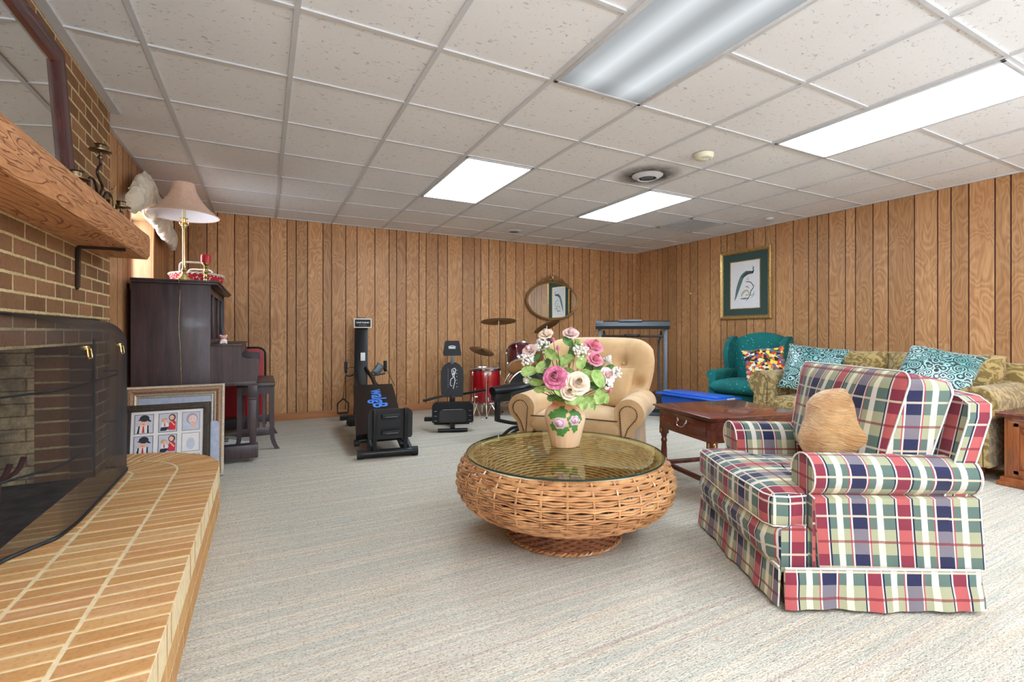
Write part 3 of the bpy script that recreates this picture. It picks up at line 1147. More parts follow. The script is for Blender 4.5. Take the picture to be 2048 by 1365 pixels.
# ceiling fixtures ------------------------------------------------------------
def troffer(i0, j0, label, mat, group=None, on=True):
    x0, x1 = GX0 + i0 * GXS, GX0 + (i0 + 1) * GXS
    y0, y1 = GY0 + j0 * GYS, GY0 + (j0 + 2) * GYS
    cx_, cy_ = (x0 + x1) / 2, (y0 + y1) / 2
    t_ = thing('ceiling_light', label, 'light', (cx_, cy_, ZC - .010), 0, 'fluorescent troffers in the dropped ceiling')
    hx, hy = (x1 - x0) / 2 - .012, (y1 - y0) / 2 - .009
    fb = B()
    w_ = .022
    for lo, hi in (((-hx, -hy, 0), (-hx + w_, hy, .010)), ((hx - w_, -hy, 0), (hx, hy, .010)), ((-hx, -hy, 0), (hx, -hy + w_, .010)), ((-hx, hy - w_, 0), (hx, hy, .010))):
        fb.box(lo, hi, .002)
    fb.build('frame', 'tbar', t_)
    B().box((-hx + w_, -hy + w_, .003), (hx - w_, hy - w_, .009)).build('lens', mat, t_)
    return t_
troffer(3, -2, 'large unlit-looking ceiling light nearest the viewer, with a ribbed grey lens', 'lamp_dim')
troffer(6, -2, 'long bright ceiling light at the upper right, nearest the right wall', 'lamp_on')
troffer(3, 2, 'bright ceiling light left of the vents, over the glass table', 'lamp_on')
troffer(6, 2, 'bright ceiling light beside the slotted grille, farthest back on the right', 'lamp_on')

# two unseen ceiling lights added behind the camera as fill
troffer(0, -6, 'added bright ceiling light for fill, unseen behind the viewer, nearest the fireplace wall', 'lamp_on')
troffer(3, -6, 'added bright ceiling light for fill, unseen behind the viewer, in the middle of the ceiling', 'lamp_on')

def round_diffuser(x, y, r, label):
    t_ = thing('ceiling_vent', label, 'vent', (x, y, ZC - .026), 0, 'round ceiling air diffusers')
    B().lathe([(r * .55, .006), (r * .62, .0), (r * .8, .012), (r, .026), (r * 1.0, .0261), (.7 * r, .0262)], seg=32, cap=False).build('outer_ring', 'tbar', t_)
    B().lathe([(.001, .004), (r * .32, .0), (r * .42, .010), (r * .44, .012), (.001, .0121)], seg=24).build('centre_cone', 'greymetal', t_)
    q = B()
    for k in range(10):
        a = 2 * PI * k / 10
        q.box((r * .3 * math.cos(a) - .004, r * .3 * math.sin(a) - .004, .010), (r * .3 * math.cos(a) + .004, r * .3 * math.sin(a) + .004, .018))
    q.lathe([(.001, .0175), (r * .62, .0175), (r * .62, .0185), (.001, .0186)], seg=24)
    q.build('dark_louvres', 'rubber', t_)
round_diffuser(2.94, 3.13, .13, 'round ceiling vent with sooty stains, between the lights and the smoke alarm')
round_diffuser(2.94, 5.61, .12, 'small round ceiling vent near the back wall')
def stain_mat():
    m = NM('grey_dust_stain')
    co = m.coord()
    n_ = m.noise(co, 9, 4, .7)
    ln = m.n('ShaderNodeVectorMath', operation='LENGTH')
    m.link(co, ln.inputs[0])
    r_ = m.math('SUBTRACT', 1.0, m.math('DIVIDE', ln.outputs['Value'], .30))
    k = m.math('MULTIPLY', m.math('MULTIPLY', r_, n_), 2.6)
    tr = m.n('ShaderNodeBsdfTransparent')
    mx = m.n('ShaderNodeMixShader')
    k2 = m.math('MINIMUM', m.math('MAXIMUM', k, 0.0), .8)
    m.link(k2, mx.inputs[0])
    m.link(tr.outputs[0], mx.inputs[1])
    m.link(m.p.outputs[0], mx.inputs[2])
    m.link(mx.outputs[0], m.out.inputs[0])
    m.base(rgb(78, 72, 70))
    m.rough(1)
    return m.m
M['stain'] = stain_mat()
st = B().lathe([(.131, 0), (.30, 0)], seg=32, cap=False).build('dust_stain', 'stain')
st.location = (2.94, 3.13, ZC + .0045)
tag(st, 'grey dust stain on the ceiling tile around the nearer round vent', 'stain')
t_ = thing('smoke_detector', 'cream round smoke alarm on the ceiling', 'smoke alarm', (2.96, 2.55, ZC - .045))
B().lathe([(.001, 0), (.035, .001), (.045, .008), (.062, .012), (.07, .025), (.072, .0455), (.001, .0456)], seg=32).build('body', 'ivory', t_)
q = B()
for k in (-1, 0, 1):
    q.sweep([(.045 * math.cos(a_) , .045 * math.sin(a_) , .006 + .001 * k) for a_ in [R(200 + 10 * i_ + k * 2) for i_ in range(15)]], .0022, 5)
q.build('vent_slots', 'lensgrey', t_)
t_ = thing('ceiling_sensor', 'tiny white round sensor on the ceiling above the picture', 'sensor', (5.3, 3.62, ZC - .03))
B().lathe([(.001, 0), (.03, .002), (.045, .012), (.05, .0305), (.001, .0306)], seg=24).build('body', 'tbar', t_)
B().lathe([(.001, -.003), (.018, -.002), (.02, .004), (.001, .0041)], seg=16).build('lens', 'lensgrey', t_)
# return-air grille
t_ = thing('air_grille', 'rectangular slotted return-air grille in the ceiling by the back right corner', 'vent', (4.77, 4.31, ZC - .012))
q = B()
for lo, hi in (((-.30, -.28, 0), (.30, -.25, .012)), ((-.30, .25, 0), (.30, .28, .012)), ((-.30, -.28, 0), (-.27, .28, .012)), ((.27, -.28, 0), (.30, .28, .012))):
    q.box(lo, hi, .002)
q.build('frame', 'tbar', t_)
q = B()
for k in range(11):
    x = -.25 + .5 * k / 10
    q.box((x - .010, -.25, .002), (x + .007, .25, .006), rot=Matrix.Rotation(R(25), 3, 'Y'))
q.build('slats', 'tbar', t_)
B().box((-.27, -.25, .0098), (.27, .25, .0115)).build('dark_duct', 'rubber', t_)

# firescreen ------------------------------------------------------------------
t_ = thing('fireplace_screen', 'black wire mesh spark screen curving in front of the fireplace', 'fire screen', (0, 0, HZ))
foot = smooth_path([(CX + .012, 2.16), (-.80, 2.26), (-.745, 2.36), (-.70, 2.44), (-.683, 2.60)], 5)
foot = [Vector((p[0], p[1], 0)) for p in foot] + [Vector((-.684, 2.8, 0)), Vector((-.686, 3.1, 0)), Vector((-.688, 3.30, 0)), Vector((-.692, 3.42, 0)), Vector((-.705, 3.49, 0)), Vector((-.74, 3.54, 0)), Vector((CX + .012, 3.56, 0))]
TZ = .85
def prof(p, z):
    """leans in to the brick over the top"""
    r_ = .13
    if z <= TZ - r_:
        return p
    a = min(1, (z - (TZ - r_)) / r_)
    k = 1 - math.sqrt(max(0, 1 - a * a))
    q_ = Vector(p)
    q_.x = p.x + (CX + .01 - p.x) * k
    yc = 2.85
    q_.y = p.y + (yc - p.y) * .16 * k * (1 if p.y > 3.2 else .4)
    return q_
zs = [0, .1, .2, .3, .4, .5, .6, .66, .70, .74, .77, .79, .81, .825, .838, .846, .85]
rr = []
for z in zs:
    rr.append([Vector((prof(p, z).x, prof(p, z).y, z + .012)) for p in foot])
B().rings(rr, cap=False, ringclosed=False).build('mesh_panel', 'screen', t_, smooth=60)
for nm, z in (('bottom_rail', .008), ('middle_rod', .275), ('upper_rod', .57)):
    pp = [Vector((p.x - .010 if nm != 'bottom_rail' else p.x, p.y, z)) for p in foot]
    B().sweep(pp, .007 if nm == 'bottom_rail' else .0045, 6).build(nm, 'black', t_)
B().sweep([Vector((prof(p, .85).x + .002, prof(p, .85).y, .862)) for p in foot[2:-1]], .006, 6).build('top_rail', 'black', t_)
for y in (2.665, 3.20):
    h_ = B()
    z = .725
    h_.box((-.686, y - .022, z - .006), (-.668, y + .022, z + .012), .002)
    h_.sweep([(-.668, y - .022, z), (-.664, y - .024, z - .034), (-.664, y - .018, z - .042), (-.664, y + .018, z - .042), (-.664, y + .024, z - .034), (-.668, y + .022, z)], .0036, 6, closed=True)
    h_.build('handle', 'brass', t_)

# cold grate iron in the firebox
t_ = thing('fire_grate', 'rusty iron grate bar inside the fireplace behind the mesh', 'grate', (-1.18, 2.72, HZ + .002))
q = B()
for k in range(5):
    y = -.2 + .14 * k
    q.sweep(smooth_path([(-.14, y, .11), (-.08, y, .10), (.06, y, .10), (.14, y, .13), (.17, y, .20)], 3), .012, 6)
q.sweep([(-.1, -.25, .095), (-.1, .42, .095)], .012, 6)
q.sweep([(.08, -.25, .095), (.08, .42, .095)], .012, 6)
for x in (-.1, .08):
    for y in (-.2, .36):
        q.cyl((x, y, 0), (x, y, .095), .012, seg=6)
q.build('bars', 'rust', t_)
# big overmantel mirror -------------------------------------------------------
t_ = thing('mantel_mirror', 'large dark red framed mirror leaning on the mantel against the brick', 'mirror', (CX + .02, 1.9, 1.622))
L_, Hm = .865, .66
prof_ = [(0, 0), (0, .028), (.018, .038), (.034, .030), (.05, .040), (.075, .034), (.092, .018), (.10, .012), (.10, 0)]
def frame_ring(b_, w0, w1, h0, h1, prof_, fn):
    """mitred frame; prof_: (distance inward, height out)"""
    cor = [(w0, h0, 1, 1), (w1, h0, -1, 1), (w1, h1, -1, -1), (w0, h1, 1, -1)]
    rr_ = [[fn(cw + sx * p, chh + sz * p, q_) for p, q_ in prof_] for cw, chh, sx, sz in cor]
    b_.rings(rr_, cap=False, closed=True)
lean = R(4)
fm = lambda y, z, d_: (d_ + .001 + (Hm - z) * math.tan(lean) , y, z)
q = B()
frame_ring(q, -.865, .865, 0, Hm, prof_, fm)
q.build('frame', 'mirrorframe', t_)
B().poly([fm(-.77, .095, .012), fm(.77, .095, .012), fm(.77, Hm - .095, .012), fm(-.77, Hm - .095, .012)]).build('glass', 'mirror', t_)
B().poly([fm(-.86, .003, 0), fm(.86, .003, 0), fm(.86, Hm - .003, 0), fm(-.86, Hm - .003, 0)]).build('backing', 'rubber', t_)
# ================================================================ PLAID ARMCHAIR
def welt(b, pts, r=.004, closed=False):
    b.sweep(pts, r, 6, closed=closed)

def arm_outline(w_in, w_out, zb, zt, rr, n=14):
    """scroll arm seen from the front: straight inside face, roll to the outside. a: across (outside positive)"""
    pts = [(w_in, zb)]
    cx_, cz = w_in + rr * 1.0, zt - rr
    pts += [(cx_ + rr * math.cos(R(a)), cz + rr * math.sin(R(a))) for a in [180 - 240 * i / n for i in range(n + 1)]]
    pts += [(w_out, cz - rr * .95), (w_out, zb)]
    return pts

def armchair_plaid():
    t = thing('plaid_armchair', 'plaid upholstered armchair in navy, maroon, green and cream, in the right foreground', 'armchair', (2.25, 1.31, 0), 241.3)
    Wd, Dp = .79, .72      # footprint
    hw, hd = Wd / 2, Dp / 2
    # base box and front rail
    b = B()
    b.box((-hw + .02, -hd + .045, .10), (hw - .02, hd - .02, .30), .02)
    b.build('seat_base', 'plaid', t)
    b = B()
    # bulging front rail below the cushion
    n = 20
    rr_ = []
    for i in range(n + 1):
        x = -hw + .012 + (Wd - .024) * i / n
        e = 1 - abs(2 * i / n - 1) ** 14
        rr_.append([(x, -hd + .10, .13), (x, -hd - .005 * e, .135), (x, -hd - .045 * e, .19), (x, -hd - .055 * e, .25), (x, -hd - .035 * e, .295), (x, -hd + .05, .315), (x, -hd + .10, .31)])
    b.rings(rr_)
    b.build('front_rail', 'plaid', t)
    # skirts with corner pleats
    for nm, p0, p1, nrm in (('skirt', (-hw, -hd - .012), (hw, -hd - .012), (0, -1)), ('skirt', (hw + .012, -hd), (hw + .012, hd), (1, 0)), ('skirt', (-hw - .012, hd), (-hw - .012, -hd), (-1, 0)), ('skirt', (hw, hd + .012), (-hw, hd + .012), (0, 1))):
        b = B()
        P0, P1 = Vector(p0), Vector(p1)
        d_ = (P1 - P0)
        nv = Vector(nrm)
        ro, ri = [], []
        N_ = 34
        for i in range(N_ + 1):
            s_ = i / N_
            wv_ = .004 * math.sin(s_ * 17) + .003 * math.sin(s_ * 41)
            fl = .014 + wv_
            p = P0 + d_ * s_
            col_ = []
            for z, k in ((.16, 0), (.155, .004), (.11, fl * .5), (.06, fl * .9), (.015, fl * 1.25), (.012, fl * 1.2 - .006), (.14, -.006)):
                q_ = p + nv * k
                if z < .1:
                    q_ += d_.normalized() * (s_ - .5) * .012
                col_.append((q_.x, q_.y, z + (.004 * math.sin(s_ * 9) if z < .05 else 0)))
            ro.append(col_)
        b.rings([[c for c in r_] for r_ in ro], cap=True)
        o_ = b.build(nm, 'plaid', t)
        wl = B()
        welt(wl, [(P0 + d_ * k / 6 + nv * .003).to_3d() + Vector((0, 0, .162)) for k in range(7)], .0045)
        wl.build('welting', 'welt', o_)
    # legs
    for sx in (-1, 1):
        for sy in (-1, 1):
            B().box((sx * (hw - .04) - .022, sy * (hd - .04) - .022, 0), (sx * (hw - .04) + .022, sy * (hd - .04) + .022, .1), .003, taper=(.8, .8)).build('leg', 'darkwood', t)
    # arms
    for sx in (-1, 1):
        outl = arm_outline(hw - .150, hw + .002, .155, .578, .080)
        # keep the outside face flush below the roll
        b = B()
        y0_, y1_ = -hd + .125, hd + .02
        def fn(a, z, y, sx=sx):
            k = max(0, (z - .42) / .2)
            return (sx * (a + .01 * k), y + .012 * math.sin(z * 9), z - .018 * max(0, (y + .1)) * k)
        o2 = outl if sx > 0 else outl
        b.prism(o2, y0_, y1_, fn, 10)
        am = b.build('arm', 'plaid', t)
        for yy in (y0_ - .001, y1_ + .001):
            wl = B()
            welt(wl, [fn(a, z, yy) for a, z in outl[1:-1]], .0035)
            wl.build('welting', 'welt', am)
        # front facing panel
        b = B()
        b.prism([(a * 1 + (.0), z) for a, z in outl], y0_ - .012, y0_ - .001, lambda a, z, y, sx=sx: (sx * (hw - .075 + (a - hw + .075) * .93), y, .16 + (z - .16) * .975 + .004), 1)
        b.build('arm_front', 'plaid', am)
    # back: outside frame and inside pad
    lean = R(13)
    def bk(x, h, d_):
        """x across, h height up the back, d_ distance towards the front"""
        return (x, hd - .085 - d_ * math.cos(lean) + h * math.sin(lean), .30 + h * math.cos(lean) - d_ * math.sin(lean) * -0)
    b = B()
    outl = [(-hw + .03, 0), (-hw + .015, .25), (-hw - .0, .44), (-hw + .01, .49), (-hw + .06, .515)] + [(-hw + .06 + (Wd - .12) * i / 8, .515 + .022 * math.sin(PI * i / 8)) for i in range(1, 8)] + [(hw - .06, .515), (hw - .01, .49), (hw, .44), (hw - .015, .25), (hw - .03, 0)]
    b.prism(outl, -.035, .045, lambda x, h, d_: bk(x, h, d_), 3)
    ob_ = b.build('back_frame', 'plaid', t)
    for dd in (-.036, .046):
        wl = B()
        welt(wl, [bk(x, h, dd) for x, h in outl], .0035)
        wl.build('welting', 'welt', ob_)
    # back cushion: boxed and thick, resting on the frame
    mt_ = T(0, hd - .125, .44) @ Matrix.Rotation(-lean, 4, 'X')
    W2, H2, TH = .358, .425, .19
    ob2 = []
    for cx_, cz_, a0 in ((W2 - .05, H2 - .05, 0), (-W2 + .05, H2 - .05, 90), (-W2 + .07, .03, 180), (W2 - .07, .03, 270)):
        r_ = .05 if a0 < 180 else .03
        ob2 += [(cx_ + r_ * math.cos(R(a0 + 90 * i / 5)), cz_ + r_ * math.sin(R(a0 + 90 * i / 5))) for i in range(6)]
    ly = []
    for d_, k in ((0, .9), (-.01, .98), (-.02, 1), (-TH * .55, 1.012), (-TH + .02, 1), (-TH + .004, .985), (-TH - .008, .93), (-TH - .028, .7), (-TH - .04, .4), (-TH - .042, .05)):
        ly.append([mt_ @ Vector((x * k, d_ + .0, H2 / 2 + (z - H2 / 2) * k)) for x, z in ob2])
    q = B()
    R0 = [[q.bm.verts.new(p) for p in r_] for r_ in ly]
    for i in range(len(R0) - 1):
        for k in range(len(ob2)):
            k2 = (k + 1) % len(ob2)
            q.bm.faces.new((R0[i][k], R0[i][k2], R0[i + 1][k2], R0[i + 1][k]))
    q.bm.faces.new(R0[-1])
    q.bm.faces.new(list(reversed(R0[0])))
    cu = q.build('back_cushion', 'plaid', t)
    for d_ in (-.018, -TH + .006):
        wl = B()
        welt(wl, [mt_ @ Vector((x * 1.0, d_, z)) for x, z in ob2], .0035, True)
        wl.build('welting', 'welt', cu)
    # seat cushion: T shaped in front of the arms
    b = B()
    sw = hw - .16
    out_ = [(-sw, .20), (-sw, -hd + .11), (-hw + .03, -hd + .105), (-hw + .014, -hd + .03), (-hw + .022, -hd - .025), (-hw + .06, -hd - .045), (0, -hd - .058), (hw - .06, -hd - .045), (hw - .022, -hd - .025), (hw - .014, -hd + .03), (hw - .03, -hd + .105), (sw, -hd + .11), (sw, .20)]
    lay_ = []
    for z, k in ((.302, .97), (.312, .995), (.36, 1.0), (.41, .995), (.425, .965), (.437, .85), (.446, .6), (.449, .3), (.449, .03)):
        lay_.append([(x * k, -.16 + (y + .16) * k, z) for x, y in out_])
    bmq = B()
    R0 = [[bmq.bm.verts.new(Vector(p)) for p in r_] for r_ in lay_]
    for i in range(len(R0) - 1):
        for k in range(len(out_)):
            k2 = (k + 1) % len(out_)
            bmq.bm.faces.new((R0[i][k], R0[i][k2], R0[i + 1][k2], R0[i + 1][k]))
    bmq.bm.faces.new(R0[-1])
    bmq.bm.faces.new(list(reversed(R0[0])))
    sc_ = bmq.build('seat_cushion', 'plaid', t)
    for z in (.306, .419):
        wl = B()
        welt(wl, [(x * (.985), -.16 + (y + .16) * .985, z) for x, y in out_], .0035, True)
        wl.build('welting', 'welt', sc_)
    return t
plaid = armchair_plaid()

def local(root, x, y, z):
    a = root.rotation_euler.z
    return (root.location.x + x * math.cos(a) - y * math.sin(a), root.location.y + x * math.sin(a) + y * math.cos(a), root.location.z + z)

# gold velvet pillow propped on the plaid seat
px, py, pz = local(plaid, .075, .09, .44)
pl_ = thing('throw_pillow', 'golden crushed velvet throw pillow propped on the plaid armchair', 'pillow', (px, py, pz), 241.3 + 16)
B().pillow(.40, .35, .19, 2.6, .42, .0, 24, T(0, .0, .195) @ RX(68) @ RZ(22), lump=.022, seed=3, rc=.2).build('cover', 'gold', pl_, smooth=80)
# ================================================================ TAN ROLL-ARM CHAIR
def nailrow(b, pts, r=.0055, step=.0135):
    acc = 0
    P = [Vector(p) for p in pts]
    for a, c in zip(P, P[1:]):
        L_ = (c - a).length
        while acc < L_:
            q_ = a + (c - a) * (acc / L_)
            b.ball(q_, r, 6)
            acc += step
        acc -= L_

def armchair_tan():
    cxm, cym = 1.985, 2.875
    t = thing('tan_armchair', 'tan upholstered armchair with scroll arms and nailhead trim behind the glass table', 'armchair', (cxm + .77 * .40, cym + .638 * .40, 0), 0)
    ang = R(-50.3)    # width direction (left to right)
    t.rotation_euler = (0, 0, ang)
    hw = .475
    yf, yb = -.40, .34
    for sx in (-1, 1):
        def outl_(g=0):
            pts = []
            c0x, cz, r_ = hw - .075, .48, .105 + g
            pts += [(hw - .165 - g, .09), (hw - .165 - g, .30), (hw - .172 - g, .40)]
            pts += [(c0x + r_ * math.cos(R(a)), cz + r_ * math.sin(R(a))) for a in range(170, -61, -15)]
            pts += [(hw - .035 + g, .38), (hw - .06 + g, .30), (hw - .05 + g, .09)]
            return pts
        b = B()
        b.prism(outl_(), yf, yb, lambda a, z, y, sx=sx: (sx * a, y, z - .02 * max(0, y) * (z > .4)), 8)
        am = b.build('arm', 'tan', t)
        # scroll front panel and nails
        inner = outl_(-.045)
        b = B()
        b.prism([(a, max(z, .10)) for a, z in inner], yf - .018, yf - .002, lambda a, z, y, sx=sx: (sx * a, y, z), 1)
        pf = b.build('scroll_panel', 'tan', am)
        b = B()
        nailrow(b, [(sx * a, yf - .019, max(z, .12)) for a, z in inner])
        b.build('nailheads', 'nail', pf)
    b = B()
    b.box((-hw + .15, yf + .03, .07), (hw - .15, yb, .30), .02)
    b.box((-hw + .04, yf + .02, .05), (hw - .04, yb, .14), .01)
    b.build('seat_base', 'tan', t)
    b = B()
    b.pillow(.66, .62, .17, 9, .40, .01, 16, T(0, -.10, .365), crown=.03)
    sc_ = b.build('seat_cushion', 'tan', t, smooth=60)
    for zz in (.43, .312):
        w_ = B()
        welt(w_, [(-.325, -.25, zz), (-.32, -.405, zz - .004), (0, -.412, zz + .003), (.32, -.405, zz - .004), (.325, -.25, zz)], .005)
        w_.build('welting', 'darkwelt', sc_)
    # flared tufted back
    lean = R(15)
    nx, nz = 34, 22
    tuf = [(-.24, .47), (.24, .47), (0, .47), (-.13, .30), (.13, .30), (-.36, .30), (.36, .30)]
    def wid(h):
        k = h / .70
        return .35 + .135 * math.sin(min(1, k * 1.2) * PI / 2) - .02 * max(0, k - .85) * 5
    fr, bk_ = [], []
    for j in range(nz + 1):
        h0 = .70 * j / nz
        rf, rb = [], []
        for i in range(nx + 1):
            s_ = math.sin((i / nx - .5) * PI)
            wx = wid(h0) * s_
            top = .70 - .09 * abs(s_) ** 8 - .02 * s_ * s_
            h = h0 / .70 * top
            e = ((1 - abs(s_) ** 6) * (1 - (h0 / .70) ** 9 if h0 > 0 else 1)) ** .45
            th = .11 * e
            wing = .05 * abs(s_) ** 3
            for tx, tz in tuf:
                d2 = (wx - tx) ** 2 + (h - tz) ** 2
                th -= .05 * math.exp(-d2 / .0022) + .028 * math.exp(-d2 / .012)
            for tx in (-.24, .24):
                if h > .47:
                    th -= .034 * math.exp(-(wx - tx) ** 2 / .0004)
            y = yb - .06 - th - wing
            rf.append((wx, y + h * math.sin(lean), .33 + h * math.cos(lean)))
            rb.append((wx, yb - .01 + .05 * e + h * math.sin(lean) - wing, .33 + h * math.cos(lean)))
        fr.append(rf)
        bk_.append(rb)
    b = B()
    grid = []
    for j in range(nz + 1):
        grid.append(fr[j] + list(reversed(bk_[j])))
    b.rings(grid)
    bo = b.build('backrest', 'tan', t, smooth=70)
    for tx, tz in tuf:
        if abs(tx) < .3:
            B().ball((tx, yb - .06 - .06 + tz * math.sin(lean), .33 + tz * math.cos(lean)), .012, 8, (1, .6, 1)).build('button', 'tan', bo)
    for sx in (-1, 1):
        for y in (yf + .06, yb - .04):
            B().cyl((sx * (hw - .12), y, 0), (sx * (hw - .12), y, .075), .018, .026, 10).build('leg', 'darkwood', t)
    return t
tan = armchair_tan()
x_, y_, z_ = local(tan, .20, .06, .462)
tp = thing('throw_pillow', 'small tan throw pillow leaning inside the tan armchair', 'pillow', (x_, y_, z_), math.degrees(tan.rotation_euler.z) - 18)
B().pillow(.33, .33, .13, 2.6, .42, .07, 16, T(0, 0, .152) @ RX(70), lump=.006, seed=9).build('cover', 'tan', tp, smooth=80)

# ================================================================ OLIVE SOFA
def sofa():
    t = thing('sofa', 'olive brown damask sofa with rolled arms against the right wall', 'sofa', (4.93, 2.34, 0), -90)
    # local: x runs along the wall (+x towards the camera), -y into the room
    hw, yf, yb = .96, -.42, .46
    for sx in (-1, 1):
        outl = [(hw - .24, .10), (hw - .24, .42)] + [(hw - .13 + .125 * math.cos(R(a)), .535 + .125 * math.sin(R(a))) for a in range(165, -66, -15)] + [(hw - .06, .40), (hw - .05, .10)]
        b = B()
        b.prism(outl, yf - .02, yb - .04, lambda a, z, y, sx=sx: (sx * a, y, z), 8)
        am = b.build('arm', 'sofa', t)
        w_ = B()
        inn = [(hw - .145 + (a - hw + .145) * .66, .12 + (z - .12) * .93) for a, z in outl]
        welt(w_, [(sx * a, yf - .024, z) for a, z in inn], .005)
        w_.build('welting', 'darkwelt', am)
        b = B()
        b.prism(inn, yf - .03, yf - .02, lambda a, z, y, sx=sx: (sx * a, y, z), 1)
        b.build('scroll_panel', 'sofa', am)
    b = B()
    b.box((-hw + .2, yf + .02, .09), (hw - .2, yb - .05, .26), .02)
    b.build('seat_base', 'sofa', t)
    for sx in (-1, 1):
        b = B()
        b.pillow(.755, .66, .17, 8, .4, .01, 18, T(sx * .378, -.10, .335), lump=.008, seed=sx * 5, crown=.02)
        b.build('seat_cushion', 'sofa', t, smooth=70)
        b = B()
        b.pillow(.80, .46, .24, 3.4, .45, .03, 20, T(sx * .39, .20, .64) @ RX(76), lump=.02, seed=sx * 8)
        b.build('back_cushion', 'sofa', t, smooth=80)
    b = B()
    b.box((-hw + .07, yb - .16, .1), (hw - .07, yb + .03, .80), .05, 3)
    b.build('back_frame', 'sofa', t)
    b = B()
    for sx in (-1, 1):
        for y in (yf + .06, yb - .1):
            B().cyl((sx * (hw - .12), y, 0), (sx * (hw - .12), y, .10), .02, .028, 10).build('leg', 'darkwood', t)
    w_ = B()
    welt(w_, [(-.74, yf + .015, .262), (0, yf + .013, .262), (.74, yf + .015, .262)], .006)
    w_.build('welting', 'darkwelt', t)
    return t
sf = sofa()
def throw(label, mat, w, h, loc, m, th=.16, lump=.01, seed=1, n=20):
    t = thing('throw_pillow', label, 'pillow', loc, 0)
    B().pillow(w, h, th, 2.4, .45, .09, n, m, lump=lump, seed=seed).build('cover', mat, t, smooth=80)
    return t
throw('teal damask satin pillow leaning at the left end of the olive sofa', 'damask', .52, .50, (4.74, 2.79, .455), T(0, 0, .235) @ RZ(-72) @ RX(66) @ RZ(-7), .17, .012, 4)
throw('teal damask satin pillow lying on the right arm end of the olive sofa', 'damask', .48, .42, (4.66, 1.78, .60), T(0, 0, .17) @ RZ(-74) @ RY(4) @ RX(40) @ RZ(-10), .15, .012, 5)
throw('multicoloured patchwork pillow on the teal wing chair beside the sofa arm', 'blocks', .44, .40, (5.05, 3.50, .49), T(0, 0, .20) @ RZ(-60) @ RX(64) @ RZ(9), .13, .01, 6)

# ================================================================ TEAL WING CHAIR
def wing_chair():
    t = thing('wing_chair', 'teal wing chair with pale dots in the corner beyond the sofa', 'armchair', (5.11, 3.75, 0), -76)
    # local: front = -y
    hw = .35
    b = B()
    outl = [(-.30, .30), (-.31, .80), (-.29, .97), (-.22, 1.0), (-.12, 1.035), (0, 1.05), (.12, 1.035), (.22, 1.0), (.29, .97), (.31, .80), (.30, .30)]
    b.prism(outl, .24, .36, lambda x, z, y: (x, y + (z - .3) * .16, z), 4)
    b.build('backrest', 'teal', t)
    for sx in (-1, 1):
        b = B()
        wo = [(.36, .42), (.40, .96), (.36, 1.0), (.24, .985), (.13, .90), (.09, .78), (.12, .66), (.14, .58), (.14, .42)]
        b.prism(wo, hw - .06, hw, lambda y, z, x, sx=sx: (sx * x, y, z), 2)
        b.build('wing', 'teal', t)
        b = B()
        ar = [(hw - .09, .12), (hw - .09, .48)] + [(hw - .04 + .06 * math.cos(R(a)), .545 + .06 * math.sin(R(a))) for a in range(165, -61, -25)] + [(hw, .12)]
        b.prism(ar, -.30, .34, lambda a, z, y, sx=sx: (sx * a, y, z), 4)
        b.build('arm', 'teal', t)
        for y in (-.30, .30):
            B().cyl((sx * (hw - .06), y, 0), (sx * (hw - .06), y, .14), .014, .024, 8).build('leg', 'darkwood', t)
    B().box((-hw + .06, -.34, .13), (hw - .06, .34, .34), .02).build('seat_base', 'teal', t)
    c = B().pillow(.56, .66, .15, 9, .4, .01, 14, T(0, -.09, .415), crown=.02).build('seat_cushion', 'teal', t, smooth=60)
    return t
wing_chair()

